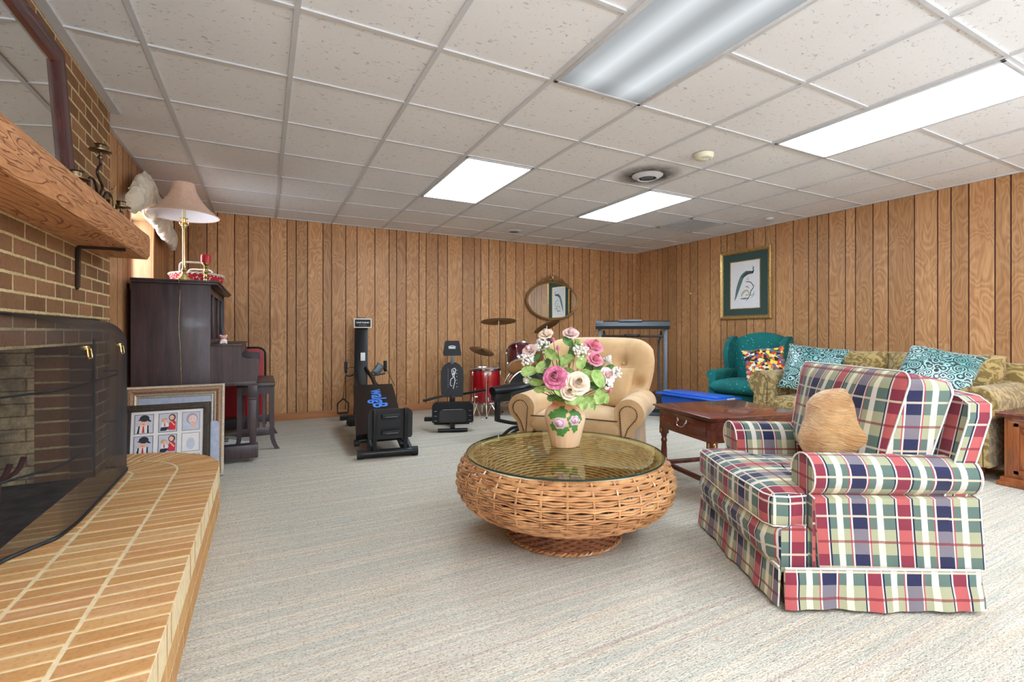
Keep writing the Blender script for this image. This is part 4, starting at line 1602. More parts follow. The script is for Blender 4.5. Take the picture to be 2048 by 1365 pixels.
# ================================================================ END TABLE
def end_table():
    t = thing('end_table', 'mahogany end table with one drawer beside the plaid armchair', 'table', (2.885, 2.38, 0), 0)
    # axes: front (drawer) faces the camera side: from (2.53,2.69) to (2.40,2.04)
    fx, fy = Vector((2.51, 2.62)), Vector((2.39, 2.01))
    ang = math.atan2(fy.y - fx.y, fy.x - fx.x)
    t.rotation_euler = (0, 0, ang)
    wd = (fy - fx).length
    dp = .74
    cpos = (fx + fy) / 2 + Vector((-math.sin(ang), math.cos(ang))) * dp / 2
    t.location = (cpos.x, cpos.y, 0)
    hw, hd, H_ = wd / 2, dp / 2, .53
    b = B()
    b.box((-hw, -hd, H_ - .012), (hw, hd, H_), .004)
    b.box((-hw + .012, -hd + .012, H_ - .026), (hw - .012, hd - .012, H_ - .012), .004)
    b.build('tabletop', 'darkwood', t)
    i_ = .035
    B().box((-hw + i_, -hd + i_, H_ - .165), (hw - i_, hd - i_, H_ - .026), .003).build('apron', 'darkwood', t)
    dr = B().box((-hw + i_ + .045, -hd + i_ - .006, H_ - .135), (hw - i_ - .045, -hd + i_ + .001, H_ - .035), .002).build('drawer', 'darkwood', t)
    k = B()
    k.sweep(smooth_path([(-.042, -hd + i_ - .012, H_ - .075), (-.04, -hd + i_ - .022, H_ - .092), (-.026, -hd + i_ - .026, H_ - .105), (0, -hd + i_ - .028, H_ - .108), (.026, -hd + i_ - .026, H_ - .105), (.04, -hd + i_ - .022, H_ - .092), (.042, -hd + i_ - .012, H_ - .075)], 4), .0035, 8)
    for sx in (-1, 1):
        k.ball((sx * .044, -hd + i_ - .010, H_ - .073), .010, 8, (1, .5, 1.1))
        k.ball((sx * .050, -hd + i_ - .010, H_ - .062), .006, 8)
    k.build('handle', 'chrome', dr)
    for sx in (-1, 1):
        for sy in (-1, 1):
            x, y = sx * (hw - .058), sy * (hd - .058)
            b = B()
            b.box((x - .024, y - .024, H_ - .205), (x + .024, y + .024, H_ - .155), .002)
            pr = [(.014, 0), (.017, .01), (.013, .03), (.015, .06), (.021, .12), (.021, .20), (.017, .255), (.022, .262), (.022, .272), (.016, .285), (.021, .30), (.023, .315), (.001, .3151)]
            b.lathe([(r_, z * 1.03) for r_, z in pr], (x, y, 0), 14)
            b.box((x - .019, y - .019, .085), (x + .019, y + .019, .14), .002)
            b.build('leg', 'darkwood', t)
            g_ = B()
            g_.ball((x + sx * .0245, y, H_ - .18), .013, 10, (.25, .8, 1.2))
            g_.ball((x, y + sy * .0245, H_ - .18), .013, 10, (.8, .25, 1.2))
            g_.build('oval_inlay', 'brass', t)
    b = B()
    for s_ in (-1, 1):
        b.box((-hw + .058, s_ * (hd - .058) - .012, .10), (hw - .058, s_ * (hd - .058) + .012, .128), .002)
        b.box((s_ * (hw - .058) - .012, -hd + .058, .10), (s_ * (hw - .058) + .012, hd - .058, .128), .002)
    b.build('stretcher', 'darkwood', t)
    return t
end_table()

# ================================================================ RATTAN COFFEE TABLE
TC = (1.40, 2.11)
def woven(b, prof, rows, stakes, r, amp, wob=0, twin=True):
    """prof(t)->(radius,z); rows of cane passing in and out of the stakes"""
    for i in range(rows):
        t_ = (i + .5) / rows
        for tw in ((-.22, .22) if twin else (0,)):
            rad, z = prof(t_ + tw / rows)
            rad2, z2 = prof(min(1, t_ + .02))
            n = stakes * 5
            pts = []
            for k in range(n):
                a = 2 * PI * k / n
                w_ = math.cos(a * stakes + PI * (i % 2))
                rr_ = rad + amp * w_
                zz = z + wob * math.sin(a * 3 + i)
                pts.append((rr_ * math.cos(a), rr_ * math.sin(a), zz))
            b.sweep(pts, r, 5, closed=True)
def coffee():
    t = thing('rattan_coffee_table', 'round wicker coffee table with a glass top in the middle of the carpet', 'table', (TC[0], TC[1], 0))
    def body(u):
        P = [(.500, .416), (.530, .386), (.549, .342), (.555, .292), (.546, .242), (.512, .196), (.45, .160), (.36, .138)]
        x = u * (len(P) - 1)
        i = max(0, min(len(P) - 2, int(x)))
        f = x - i
        return (P[i][0] * (1 - f) + P[i + 1][0] * f, P[i][1] * (1 - f) + P[i + 1][1] * f)
    b = B()
    woven(b, body, 15, 31, .0052, .0075)
    b.build('woven_bowl', 'wicker', t, smooth=60)
    # inner lining rows
    b = B()
    def inner(u):
        return (.475 - .22 * u ** 1.6, .412 - .20 * u)
    woven(b, inner, 20, 31, .0066, .005, twin=False)
    b.lathe([(.001, .20), (.26, .20), (.26, .196), (.001, .196)], seg=32)
    b.build('inner_bowl', 'wicker', t, smooth=60)
    b = B()
    for k in range(31):
        a = 2 * PI * (k + .5) / 31
        b.sweep([(body(u / 10)[0] * math.cos(a), body(u / 10)[0] * math.sin(a), body(u / 10)[1]) for u in range(11)], .0058, 5)
    b.lathe([(.505, .411), (.51, .417), (.495, .421), (.48, .417), (.475, .409)], seg=48, cap=False)
    b.build('stakes', 'wicker', t, smooth=60)
    def base(u):
        return (.322 - .034 * u, .14 - .135 * u)
    b = B()
    woven(b, base, 10, 31, .0044, .0065)
    for k in range(31):
        a = 2 * PI * (k + .5) / 31
        b.sweep([(base(u / 4)[0] * math.cos(a), base(u / 4)[0] * math.sin(a), base(u / 4)[1]) for u in range(5)], .004, 4)
    b.build('woven_base', 'wicker2', t, smooth=60)
    b = B()
    for ph in (0, PI):
        b.sweep([((.292 + .006 * math.cos(k * 1.2 + ph)) * math.cos(2 * PI * k / 180), (.292 + .006 * math.cos(k * 1.2 + ph)) * math.sin(2 * PI * k / 180), .012 + .006 * math.sin(k * 1.2 + ph)) for k in range(180)], .006, 5, closed=True)
        b.sweep([((.350 + .008 * math.cos(k * 1.2 + ph)) * math.cos(2 * PI * k / 200), (.350 + .008 * math.cos(k * 1.2 + ph)) * math.sin(2 * PI * k / 200), .138 + .006 * math.sin(k * 1.2 + ph)) for k in range(200)], .007, 5, closed=True)
    b.build('braided_rims', 'wicker', t, smooth=60)
    B().lathe([(.001, .4215), (.507, .4215), (.509, .4235), (.509, .4285), (.507, .4305), (.001, .4305)], seg=96).build('glass_top', 'glass', t, smooth=8)
    B().lathe([(.506, .4218), (.5105, .4235), (.5105, .4285), (.506, .4302)], seg=96, cap=False).build('glass_edge', 'glassedge', t)
    return t
coffee()
# ================================================================ UPRIGHT PIANO
def piano():
    t = thing('upright_piano', 'tall dark ebonised upright piano against the left wall', 'piano', (0, 4.40, 0))
    x0, x1, L_ = -.868, -.37, 1.47
    b = B()
    b.box((x0, 0, .02), (x1, .035, 1.42), .004)
    b.box((x0, L_ - .035, .02), (x1, L_, 1.42), .004)
    b.box((x0, .03, .02), (x0 + .03, L_ - .03, 1.42))
    b.box((x1 - .10, .03, .10), (x1 - .08, L_ - .03, .63))
    b.build('case', 'piano', t)
    b = B()
    b.box((x0 - .0, -.022, 1.42), (x1 + .05, L_ + .02, 1.436), .004)
    b.box((x0 - .0, -.03, 1.436), (x1 + .062, L_ + .03, 1.452), .006)
    b.build('lid', 'piano', t)
    # upper front panel with recessed fields
    b = B()
    b.box((x1 - .05, .035, .94), (x1 - .035, L_ - .035, 1.42), .002)
    for y0, y1, z0, z1 in ((.035, .10, .94, 1.42), (L_ - .10, L_ - .035, .94, 1.42), (.035, L_ - .035, 1.36, 1.42), (.035, L_ - .035, .94, .99), (.45, .49, .94, 1.42), (L_ - .49, L_ - .45, .94, 1.42)):
        b.box((x1 - .036, y0, z0), (x1 - .012, y1, z1), .004)
    b.build('front_panel', 'piano', t)
    # keyboard end cheeks
    for y0 in (0, L_ - .05):
        b = B()
        ol = [(x1, .63), (-.055, .63), (-.050, .65), (-.035, .76), (-.035, .83), (-.06, .835), (-.13, .84), (-.155, .85), (-.165, .90), (-.17, .94), (x1, .94)]
        b.prism(ol, y0, y0 + .05, lambda x, z, y: (x, y, z))
        b.build('cheek', 'piano', t)
    b = B()
    b.box((x1, -.008, .94), (-.155, L_ + .008, .955), .003)
    b.box((x1 - .01, .05, .86), (-.175, L_ - .05, .94))
    b.build('fallboard_shelf', 'piano', t)
    b = B()
    b.box((x1 - .05, .03, .64), (-.047, L_ - .03, .72), .004)
    b.box((-.075, .05, .72), (-.045, L_ - .05, .755), .003)
    b.box((x1, -.004, .622), (-.05, L_ + .004, .655), .003)
    b.build('keybed', 'piano', t)
    b = B()
    for k in range(52):
        y = .06 + (L_ - .12) * k / 52
        b.box((-.215, y + .0006, .74), (-.078, y + (L_ - .12) / 52 - .0006, .768), .001)
    b.build('white_keys', 'keyw', t)
    b = B()
    for k in range(52):
        if k % 7 in (0, 1, 3, 4, 5):
            y = .06 + (L_ - .12) * (k + 1) / 52
            b.box((-.215, y - .006, .766), (-.125, y + .006, .780), .001)
    b.build('black_keys', 'rubber', t)
    for y in (.012, L_ - .092):
        b = B()
        b.box((-.115, y, .52), (-.045, y + .08, .622), .004)
        b.box((-.11, y + .005, .50), (-.05, y + .075, .52), .004)
        b.box((-.108, y + .008, .14), (-.052, y + .072, .50), .004, taper=(.8, .8))
        b.build('leg', 'piano', t)
        b = B()
        b.box((x1 - .02, y - .01, .03), (-.042, y + .09, .14), .006)
        b.build('toe_block', 'piano', t)
        B().cyl((-.12, y + .03, .016), (-.12, y + .05, .016), .016, seg=12).build('caster', 'bronze', t)
    for k in (-1, 0, 1):
        b = B()
        b.sweep([(x1 - .09, L_ / 2 + k * .06, .06), (x1 + .02, L_ / 2 + k * .06, .055), (x1 + .08, L_ / 2 + k * .06, .05)], .009, 8, flat=.5)
        b.build('pedal', 'brass', t)
    return t
piano()

def bench():
    t = thing('piano_bench', 'dark wooden slatted-end piano bench in front of the piano keys', 'bench', (-.055, 4.80, 0))
    b = B()
    b.box((-.16, -.02, .565), (.145, .78, .60), .006)
    b.build('seat', 'piano', t)
    b = B()
    for x in (-.13, .115):
        b.box((x - .012, .01, .50), (x + .012, .75, .565))
    for y in (.0, .74):
        b.box((-.13, y, .50), (.12, y + .022, .565))
        b.box((-.13, y, .13), (.12, y + .022, .20), .002)
    b.build('rails', 'piano', t)
    for y in (.0, .74):
        for x in (-.06, .0, .055):
            B().box((x - .012, y + .004, .19), (x + .014, y + .018, .51)).build('slat', 'piano', t)
        for sx, x in ((-1, -.135), (1, .12)):
            b = B()
            rr_ = []
            for z, dx in ((.565, 0), (.3, 0), (.16, 0), (.10, .004), (.05, .018), (.02, .032), (0, .045)):
                X = x + sx * dx
                rr_.append([(X - .018, y - .006, z), (X + .018, y - .006, z), (X + .018, y + .030, z), (X - .018, y + .030, z)])
            b.rings(rr_)
            b.build('leg', 'piano', t, smooth=50)
    return t
bench()

# red folding chair against the back wall, behind the bench
t = thing('folding_chair', 'red padded folding chair, folded against the back wall behind the piano', 'chair', (-.20, 6.12, 0), 0)
def slab(b, w, h, r_, d0, d1, fn, n=6):
    ol = []
    for cx_, cz_, a0 in ((w / 2 - r_, h - r_, 0), (-w / 2 + r_, h - r_, 90), (-w / 2 + r_ * .5, r_ * .5, 180), (w / 2 - r_ * .5, r_ * .5, 270)):
        rr_ = r_ if a0 < 180 else r_ * .5
        ol += [(cx_ + rr_ * math.cos(R(a0 + 90 * i / n)), cz_ + rr_ * math.sin(R(a0 + 90 * i / n))) for i in range(n + 1)]
    b.prism(ol, d0, d1, fn)
    return b
slab(B(), .40, .42, .07, 0, .03, lambda x, z, y: (x, y + .02 + z * .06, z + .44)).build('backrest', 'red', t)
slab(B(), .38, .36, .04, 0, .035, lambda x, z, y: (x, y - .035, z + .12)).build('seat', 'red', t)
b = B()
for sx in (-1, 1):
    b.sweep(smooth_path([(sx * .215, -.03, 0.01), (sx * .215, .01, .40), (sx * .215, .04, .75), (sx * .205, .05, .84), (sx * .15, .055, .875)], 4), .011, 8)
    b.sweep([(sx * .195, .06, 0.01), (sx * .195, -.03, .46)], .011, 8)
b.sweep([(-.15, .055, .875), (.15, .055, .875)], .011, 8)
b.sweep([(-.19, .055, .06), (.19, .055, .06)], .008, 8)
b.build('tube_frame', 'black', t)
pp = B()
for k, (x, y, a) in enumerate(((-.30, 4.95, 20), (-.24, 5.15, -15), (-.33, 5.3, 40))):
    pp.box((x - .11, y - .14, .001 + k * .0006), (x + .11, y + .14, .0015 + k * .0006 + (.0 if k else .004)), rot=Matrix.Rotation(R(a), 3, 'Z'))
tag(pp.build('paper_stack', 'paper'), 'white sheets of paper lying on the carpet under the piano', 'paper')

# ---- things on the piano
lamp = thing('table_lamp', 'brass table lamp with a peach bell shade on top of the piano', 'lamp', (-.57, 4.63, 1.452))
b = B()
b.lathe([(.001, 0), (.075, 0), (.078, .008), (.072, .016), (.05, .03), (.03, .05), (.018, .07), (.014, .09), (.001, .091)], seg=8)
b.lathe([(.001, .08), (.013, .082), (.02, .095), (.013, .11), (.011, .14), (.0105, .43), (.016, .44), (.011, .45), (.018, .47), (.03, .475), (.012, .485), (.014, .505), (.03, .512), (.013, .52), (.001, .521)], seg=20)
b.build('base', 'brass', lamp)
b = B()
for k in range(4):
    a = PI / 4 + k * PI / 2
    b.sweep(smooth_path([(.012 * math.cos(a), .012 * math.sin(a), .455), (.03 * math.cos(a), .03 * math.sin(a), .46), (.038 * math.cos(a), .038 * math.sin(a), .475), (.034 * math.cos(a), .034 * math.sin(a), .49)], 4), .003, 6)
b.build('leaf_collar', 'brass', lamp)
B().lathe([(.001, .52), (.014, .52), (.014, .60), (.001, .601)], seg=14).build('candle_sleeve', 'ivory', lamp)
b = B()
b.lathe([(.006, .60), (.006, .78), (.018, .785), (.001, .80)], seg=10)
b.lathe([(.001, .62), (.008, .62), (.02, .65), (.026, .68), (.02, .71), (.001, .72)], seg=14)
b.build('socket', 'brass', lamp)
def shade_profile():
    P = []
    for i in range(15):
        u = i / 14
        P.append((.075 + .17 * (1 - u) ** 1.9, .535 + .26 * u))
    return P
rip = lambda a, z: .012 * abs(math.cos(a * 4)) ** 4
B().lathe(shade_profile(), seg=64, cap=False, ripple=rip).build('lamp_shade', 'shade', lamp, smooth=50)
B().lathe([(r_ - .003, z) for r_, z in shade_profile()], seg=64, cap=False, ripple=rip).build('shade_lining', 'shadein', lamp, smooth=50)
b = B()
b.sweep([(.235 * math.cos(R(a)) * (1 + rip(R(a), 0)), .235 * math.sin(R(a)), .796) for a in ()] or [(.245 * math.cos(R(a)), .245 * math.sin(R(a)), .535) for a in range(0, 360, 6)], .0035, 6, closed=True)
b.build('shade_trim', 'shade', lamp)
b = B()
b.sweep(smooth_path([(.0, -.06, .006), (-.005, -.16, .006), (.0, -.262, .004), (.002, -.27, -.04), (.004, -.236, -.1), (-.004, -.236, -.35), (.006, -.236, -.55), (.012, -.236, -.8)], 6), .0032, 6)
b.build('power_cord', 'bronze', lamp)

t = thing('candle_holder', 'brass candlestick holding a red candle on the front of the piano lid', 'candle holder', (-.425, 4.66, 1.452))
B().lathe([(.001, 0), (.045, 0), (.046, .006), (.03, .012), (.014, .022), (.012, .04), (.018, .05), (.012, .062), (.014, .08), (.022, .092), (.014, .105), (.011, .12), (.018, .13), (.012, .14), (.026, .155), (.030, .168), (.001, .17)], seg=20).build('stick', 'brass', t)
B().lathe([(.001, .168), (.035, .168), (.036, .225), (.032, .235), (.022, .228), (.001, .226)], seg=22).build('candle', 'redwax', t)

t = thing('fabric_basket', 'oval basket lined with red polka dot cloth on the piano behind the lamp', 'basket', (-.54, 5.20, 1.453), 0)
B().lathe([(.001, 0), (.17, 0), (.19, .02), (.205, .09), (.21, .11), (.195, .11), (.185, .03), (.001, .02)], seg=36, sx=1, sy=1.35).build('cloth_body', 'basket', t)
b = B()
for z, r_ in ((.112, .207),):
    for ph in (0, PI):
        b.sweep([((r_ + .006 * math.cos(k * .9 + ph)) * math.cos(2 * PI * k / 120), 1.35 * (r_ + .006 * math.cos(k * .9 + ph)) * math.sin(2 * PI * k / 120), z + .006 * math.sin(k * .9 + ph)) for k in range(120)], .006, 5, closed=True)
b.build('woven_rim', 'cream', t)
for sy in (-1, 1):
    b = B()
    b.sweep(smooth_path([(-.10, sy * .24, .11), (-.09, sy * .262, .19), (0, sy * .27, .20), (.09, sy * .262, .19), (.10, sy * .24, .11)], 5), .008, 7)
    b.build('handle', 'cream', t)

t = thing('pig_figurine', 'tiny pink and white ceramic bear figurine on the piano end shelf', 'figurine', (-.285, 4.435, .956))
B().ball((0, 0, .022), .024, 14, (1.05, .8, .92)).ball((-.018, -.012, .01), .010, 8).ball((.018, -.012, .01), .010, 8).build('body', 'white', t)
b = B()
b.ball((0, -.004, .055), .020, 14, (1.25, .8, .75))
for sx in (-1, 1):
    b.ball((sx * .019, -.002, .066), .010, 8)
b.build('head', 'pink', t)
b = B()
for sx in (-1, 1):
    b.ball((sx * .008, -.0195, .057), .0022, 6)
b.ball((0, -.0205, .050), .003, 6)
b.build('face', 'rubber', t)

# ================================================================ LEANING PICTURE FRAMES
def leaning_frame(name, label, xr, w, h, yb, lean, prof_, mats, inner):
    """stands on the floor, leans back (+y) against the piano"""
    t = thing(name, label, 'picture frame', (xr - w / 2, yb, 0))
    ln = R(lean)
    fn = lambda x, z, d_: (x, z * math.sin(ln) - d_ * math.cos(ln), z * math.cos(ln) + d_ * math.sin(ln))
    for (nm, pf, mat) in prof_:
        b = B()
        frame_ring(b, -w / 2, w / 2, 0, h, pf, fn)
        b.build(nm, mat, t, smooth=25)
    return t, fn
big, f1 = leaning_frame('picture_frame', 'large bronze and silver framed picture leaning on the piano, behind the family photos', -.262, .60, .672, 4.10, 11,
    [('outer_moulding', [(0, 0), (0, .03), (.008, .036), (.016, .034), (.018, .030)], 'silverframe'),
     ('patterned_moulding', [(.018, .030), (.022, .038), (.038, .040), (.052, .030), (.054, .026)], 'brownframe'),
     ('inner_moulding', [(.054, .026), (.06, .030), (.068, .026), (.074, .018), (.080, .020), (.084, .010), (.084, 0)], 'silverframe')], None, None)
B().poly([f1(-.218, .082, .008), f1(.218, .082, .008), f1(.218, .59, .008), f1(-.218, .59, .008)]).build('mirror_panel', 'palegrey', big)
B().poly([f1(-.298, .002, 0), f1(.298, .002, 0), f1(.298, .67, 0), f1(-.298, .67, 0)]).build('backing', 'rubber', big)

sm, f2 = leaning_frame('photo_frame', 'dark ribbed frame of family photos leaning in front of the bigger frame', -.337, .50, .56, 3.955, 10,
    [('moulding', [(0, 0), (0, .022), (.006, .028), (.036, .026), (.044, .014), (.046, .008), (.046, 0)], 'dkframe')], None, None)
b = B()
n_ = 44
for side in range(4):
    L_ = .50 if side % 2 == 0 else .56
    cnt = int(L_ / .0125)
    for k in range(cnt):
        s_ = .008 + (L_ - .016) * (k + .5) / cnt
        for j, d_ in enumerate((.012, .028)):
            if side == 0: x, z = -.25 + s_, d_
            elif side == 1: x, z = .25 - d_, s_
            elif side == 2: x, z = -.25 + s_, .56 - d_
            else: x, z = -.25 + d_, s_
            b.ball(f2(x, z, .027), .0042 if j == 0 else .005, 5)
b.build('beading', 'bronze', sm)
B().poly([f2(-.206, .044, .006), f2(.206, .044, .006), f2(.206, .516, .006), f2(-.206, .516, .006)]).build('photo_mount', 'paper', sm)
B().poly([f2(-.249, .002, 0), f2(.249, .002, 0), f2(.249, .558, 0), f2(-.249, .558, 0)]).build('backing', 'rubber', sm)
def disc(b, fn, cx_, cz_, rx, rz, d_, n=16, a0=0, a1=360):
    pts = [(cx_ + rx * math.cos(R(a0 + (a1 - a0) * i / n)), cz_ + rz * math.sin(R(a0 + (a1 - a0) * i / n))) for i in range(n if a1 - a0 >= 360 else n + 1)]
    b.poly([fn(x, z, d_) for x, z in pts])
def shape(b, fn, pts, d_):
    b.poly([fn(x, z, d_) for x, z in pts])
PW, PH = .106, .128
cols = [-.133, .0, .133]
rows = [.432, .288, .144]
for ri, cz_ in enumerate(rows):
    for ci, cx_ in enumerate(cols):
        pale = ci == 2
        ph = B().poly([f2(cx_ - PW / 2, cz_ - PH / 2, .0075), f2(cx_ + PW / 2, cz_ - PH / 2, .0075), f2(cx_ + PW / 2, cz_ + PH / 2, .0075), f2(cx_ - PW / 2, cz_ + PH / 2, .0075)]).build('photo', 'grayp' if pale else 'blackp', sm)
        q = B()
        e = .003
        shape(q, f2, [(cx_ - PW / 2 + e, cz_ - PH / 2 + e), (cx_ + PW / 2 - e, cz_ - PH / 2 + e), (cx_ + PW / 2 - e, cz_ + PH / 2 - e), (cx_ - PW / 2 + e, cz_ + PH / 2 - e)], .0082)
        q.build('photo_background', 'paper' if pale and ri else 'sky', ph)
        def part(nm, mat, fnc):
            qq = B()
            fnc(qq)
            qq.build(nm, mat, ph)
        S_ = lambda pts: [(cx_ + x * .001, cz_ + z * .001) for x, z in pts]
        D = lambda qq, x, z, rx, rz, d_, **k: disc(qq, f2, cx_ + x * .001, cz_ + z * .001, rx * .001, rz * .001, d_, **k)
        if ci == 0:
            part('shirt', 'paper', lambda q_: shape(q_, f2, S_([(-44, -60), (28, -60), (30, -20), (14, -6), (-20, -6), (-40, -18)]), .0086))
            part('braces', 'blackp', lambda q_: (shape(q_, f2, S_([(-38, -60), (-26, -60), (-22, -10), (-30, -12)]), .009), shape(q_, f2, S_([(18, -60), (28, -60), (26, -10), (18, -8)]), .009)))
            part('tie', 'redc', lambda q_: shape(q_, f2, S_([(-10, -58), (4, -58), (0, -14), (6, -6), (-12, -6), (-6, -14)]), .0092))
            part('face', 'skin', lambda q_: D(q_, -3, 16, 27, 30, .0094))
            part('hat', 'navy', lambda q_: (D(q_, 2, 38, 27, 22, .0098), shape(q_, f2, S_([(-36, 26), (-20, 36), (20, 40), (42, 16), (30, 14), (6, 30), (-20, 24)]), .01)))
            part('features', 'hair', lambda q_: (D(q_, -13, 17, 2.6, 2, .0100), D(q_, 7, 17, 2.6, 2, .0100)))
            part('smile', 'redc', lambda q_: D(q_, -3, 2, 8, 3.5, .0100, a0=180, a1=360))
        elif ci == 1:
            part('red_dress', 'redc', lambda q_: shape(q_, f2, S_([(2, -50), (44, -52), (46, 0), (34, 16), (14, 16), (6, -8)]), .0086))
            part('girl_hair', 'hair', lambda q_: D(q_, 24, 34, 20, 24, .0088))
            part('girl_face', 'skin', lambda q_: D(q_, 22, 33, 13, 16, .0092))
            part('shirt', 'paper', lambda q_: shape(q_, f2, S_([(-38, -34), (-8, -34), (8, -20), (-6, 2), (-34, 2)]), .0092))
            part('trousers', 'navy', lambda q_: shape(q_, f2, S_([(-44, -54), (-10, -54), (10, -34), (-8, -28), (-38, -30)]), .0094))
            part('tie', 'redc', lambda q_: shape(q_, f2, S_([(-22, -24), (-14, -24), (-16, 0), (-21, 0)]), .0096))
            part('arm', 'skin', lambda q_: shape(q_, f2, S_([(10, 10), (18, 10), (42, -18), (36, -24)]), .0096))
            part('boy_face', 'skin', lambda q_: D(q_, -20, 12, 14, 15, .0098))
            part('boy_hair', 'blond', lambda q_: (D(q_, -20, 20, 17, 12, .0099, a0=0, a1=180), D(q_, -28, 15, 8, 8, .0099)))
        else:
            if ri == 0:
                part('hair', 'palehair', lambda q_: D(q_, 6, 16, 34, 38, .0086))
                part('face', 'paleskin', lambda q_: D(q_, 10, 10, 25, 31, .009))
                part('hand', 'skin', lambda q_: D(q_, 18, -26, 12, 20, .0093))
                part('features', 'grayp', lambda q_: (D(q_, 0, 14, 3, 1.6, .0094), D(q_, 20, 14, 3, 1.6, .0094)))
                part('smile', 'rosel', lambda q_: D(q_, 8, -6, 9, 4, .0094, a0=180, a1=360))
            else:
                part('faded_portrait', 'sky', lambda q_: D(q_, 0, -10, 26, 40, .009))
t = thing('plastic_tray', 'pale blue plastic tray edge standing between the two leaning frames', 'tray', (-.37, 4.045, 0), 0)
b = B()
slab(b, .16, .40, .03, 0, .014, lambda x, z, y: (x, y + z * math.tan(R(9)), z + .002))
b.build('tray', 'palegrey', t)

# ================================================================ CURTAIN VALANCE
t = thing('valance', 'cream ruffled fabric valance draped over the small window', 'curtain', (-.9, 5.0, 2.0))
def drape(seed, path, hh, th, nm):
    P = smooth_path(path, 14)
    rr_ = []
    n = len(P)
    for i, p in enumerate(P):
        u = i / (n - 1)
        H_ = hh(u)
        ring = []
        for k in range(22):
            a = 2 * PI * k / 22
            ruf = 1 + .22 * math.sin(u * 46 + math.sin(a * 2 + seed) * 2.2) * (.5 + .5 * abs(math.sin(a))) + .25 * noise.noise(Vector((u * 14, a, seed)))
            ring.append((p.x + th * math.cos(a) * ruf + .01, p.y + .012 * math.sin(a * 3 + u * 30), p.z + H_ * math.sin(a) * (1 + .13 * math.sin(u * 62 + seed) + .18 * noise.noise(Vector((u * 9, seed, a * .6))))))
        rr_.append(ring)
    B().rings(rr_).build(nm, 'cream', t, smooth=55)
drape(1, [(.075, -.75, -.01), (.07, -.55, .10), (.065, -.25, .17), (.06, 0, .15), (.06, .3, .10)], lambda u: .085 + .05 * math.sin(u * PI), .05, 'puff')
drape(5, [(.085, -.30, .06), (.08, 0, .05), (.075, .35, .02), (.07, .65, .0), (.065, .92, -.02)], lambda u: .12 - .03 * u, .045, 'swag')
drape(9, [(.05, -.1, .16), (.05, .3, .20), (.05, .6, .19), (.05, .8, .10)], lambda u: .07, .035, 'heading')
b = B()
b.sweep([(.03, -.62, .10), (.03, .95, .10)], .01, 8)
b.build('rod', 'white', t)

# ================================================================ CANDELABRA ON THE MANTEL
t = thing('candelabra', 'wrought iron scrolling candelabra with three cups on the mantel shelf', 'candle holder', (-.72, 3.05, 1.622))
def curl(name, pts, r_=.006):
    B().sweep(smooth_path(pts, 5), r_, 7).build(name, 'iron', t)
curl('stem', [(0, 0, .0), (0, 0, .06), (0, .005, .12), (0, .035, .16), (0, -.05, .20), (0, -.035, .235), (0, .0, .26), (0, 0, .29)])
curl('scroll', [(0, .0, .03), (0, -.06, .12), (0, -.10, .155), (0, -.16, .15), (0, -.19, .11), (0, -.19, .0)])
curl('scroll', [(0, .0, .03), (0, .06, .12), (0, .12, .155), (0, .18, .15), (0, .21, .10), (0, .22, .0)])
curl('arm', [(0, .0, .01), (0, .20, .03), (0, .30, .015), (0, .36, .03), (0, .385, .075), (0, .385, .10)])
curl('arm', [(0, .0, .01), (0, -.20, .03), (0, -.28, .015), (0, -.33, .03), (0, -.345, .045), (0, -.345, .055)])
B().lathe([(.001, 0), (.06, 0), (.062, .004), (.001, .006)], (0, 0, 0), seg=20).build('foot', 'iron', t)
for nm, (y, z) in (('cup', (0, .29)), ('cup', (.385, .10)), ('cup', (-.345, .055))):
    b = B()
    b.lathe([(.001, 0), (.012, 0), (.014, .008), (.006, .016), (.006, .03), (.045, .036), (.046, .042), (.02, .044), (.02, .066), (.026, .07), (.001, .0701)], (0, y, z), seg=22)
    b.build(nm, 'bronze', t)
for y, z, a, mt_ in ((.24, .10, 12, 'goldframe'), (.18, .07, -20, 'ornate')):
    b = B()
    n = 8
    rr_ = []
    for i in range(n + 1):
        u = i / n
        w_ = .025 * math.sin(PI * min(1, u * 1.02)) + .001
        yy = y + .03 * u
        zz = z + .13 * u
        rr_.append([(0, yy - w_, zz), (.004, yy, zz), (0, yy + w_, zz), (-.004, yy, zz)])
    b.rings(rr_)
    b.build('leaf', mt_, t)
t = thing('tall_iron_leaf', 'dark iron vase form at the far end of the mantel behind the candelabra', 'ornament', (-.765, 3.42, 1.622))
B().lathe([(.001, 0), (.035, 0), (.03, .02), (.02, .06), (.028, .10), (.03, .14), (.018, .17), (.001, .171)], seg=18).build('body', 'iron', t)
tag(B().box((-.70, 2.72, 1.6235), (-.64, 2.82, 1.633), .003, rot=Matrix.Rotation(R(14), 3, 'Z')).build('paper_card', 'paper'), 'small white card lying on the mantel shelf edge', 'card')

# blue and white check cloth on the hearth, bottom left corner
b = B()
b.pillow(.34, .30, .045, 6, .4, .02, 14, T(0, 0, .0225) @ RZ(14), lump=.006, seed=2)
o_ = b.build('checked_cloth', 'gingham', smooth=60)
o_.location = (-.55, 1.12, HZ + .002)
tag(o_, 'blue and white checked cloth on the brick hearth at the bottom left corner', 'cloth')
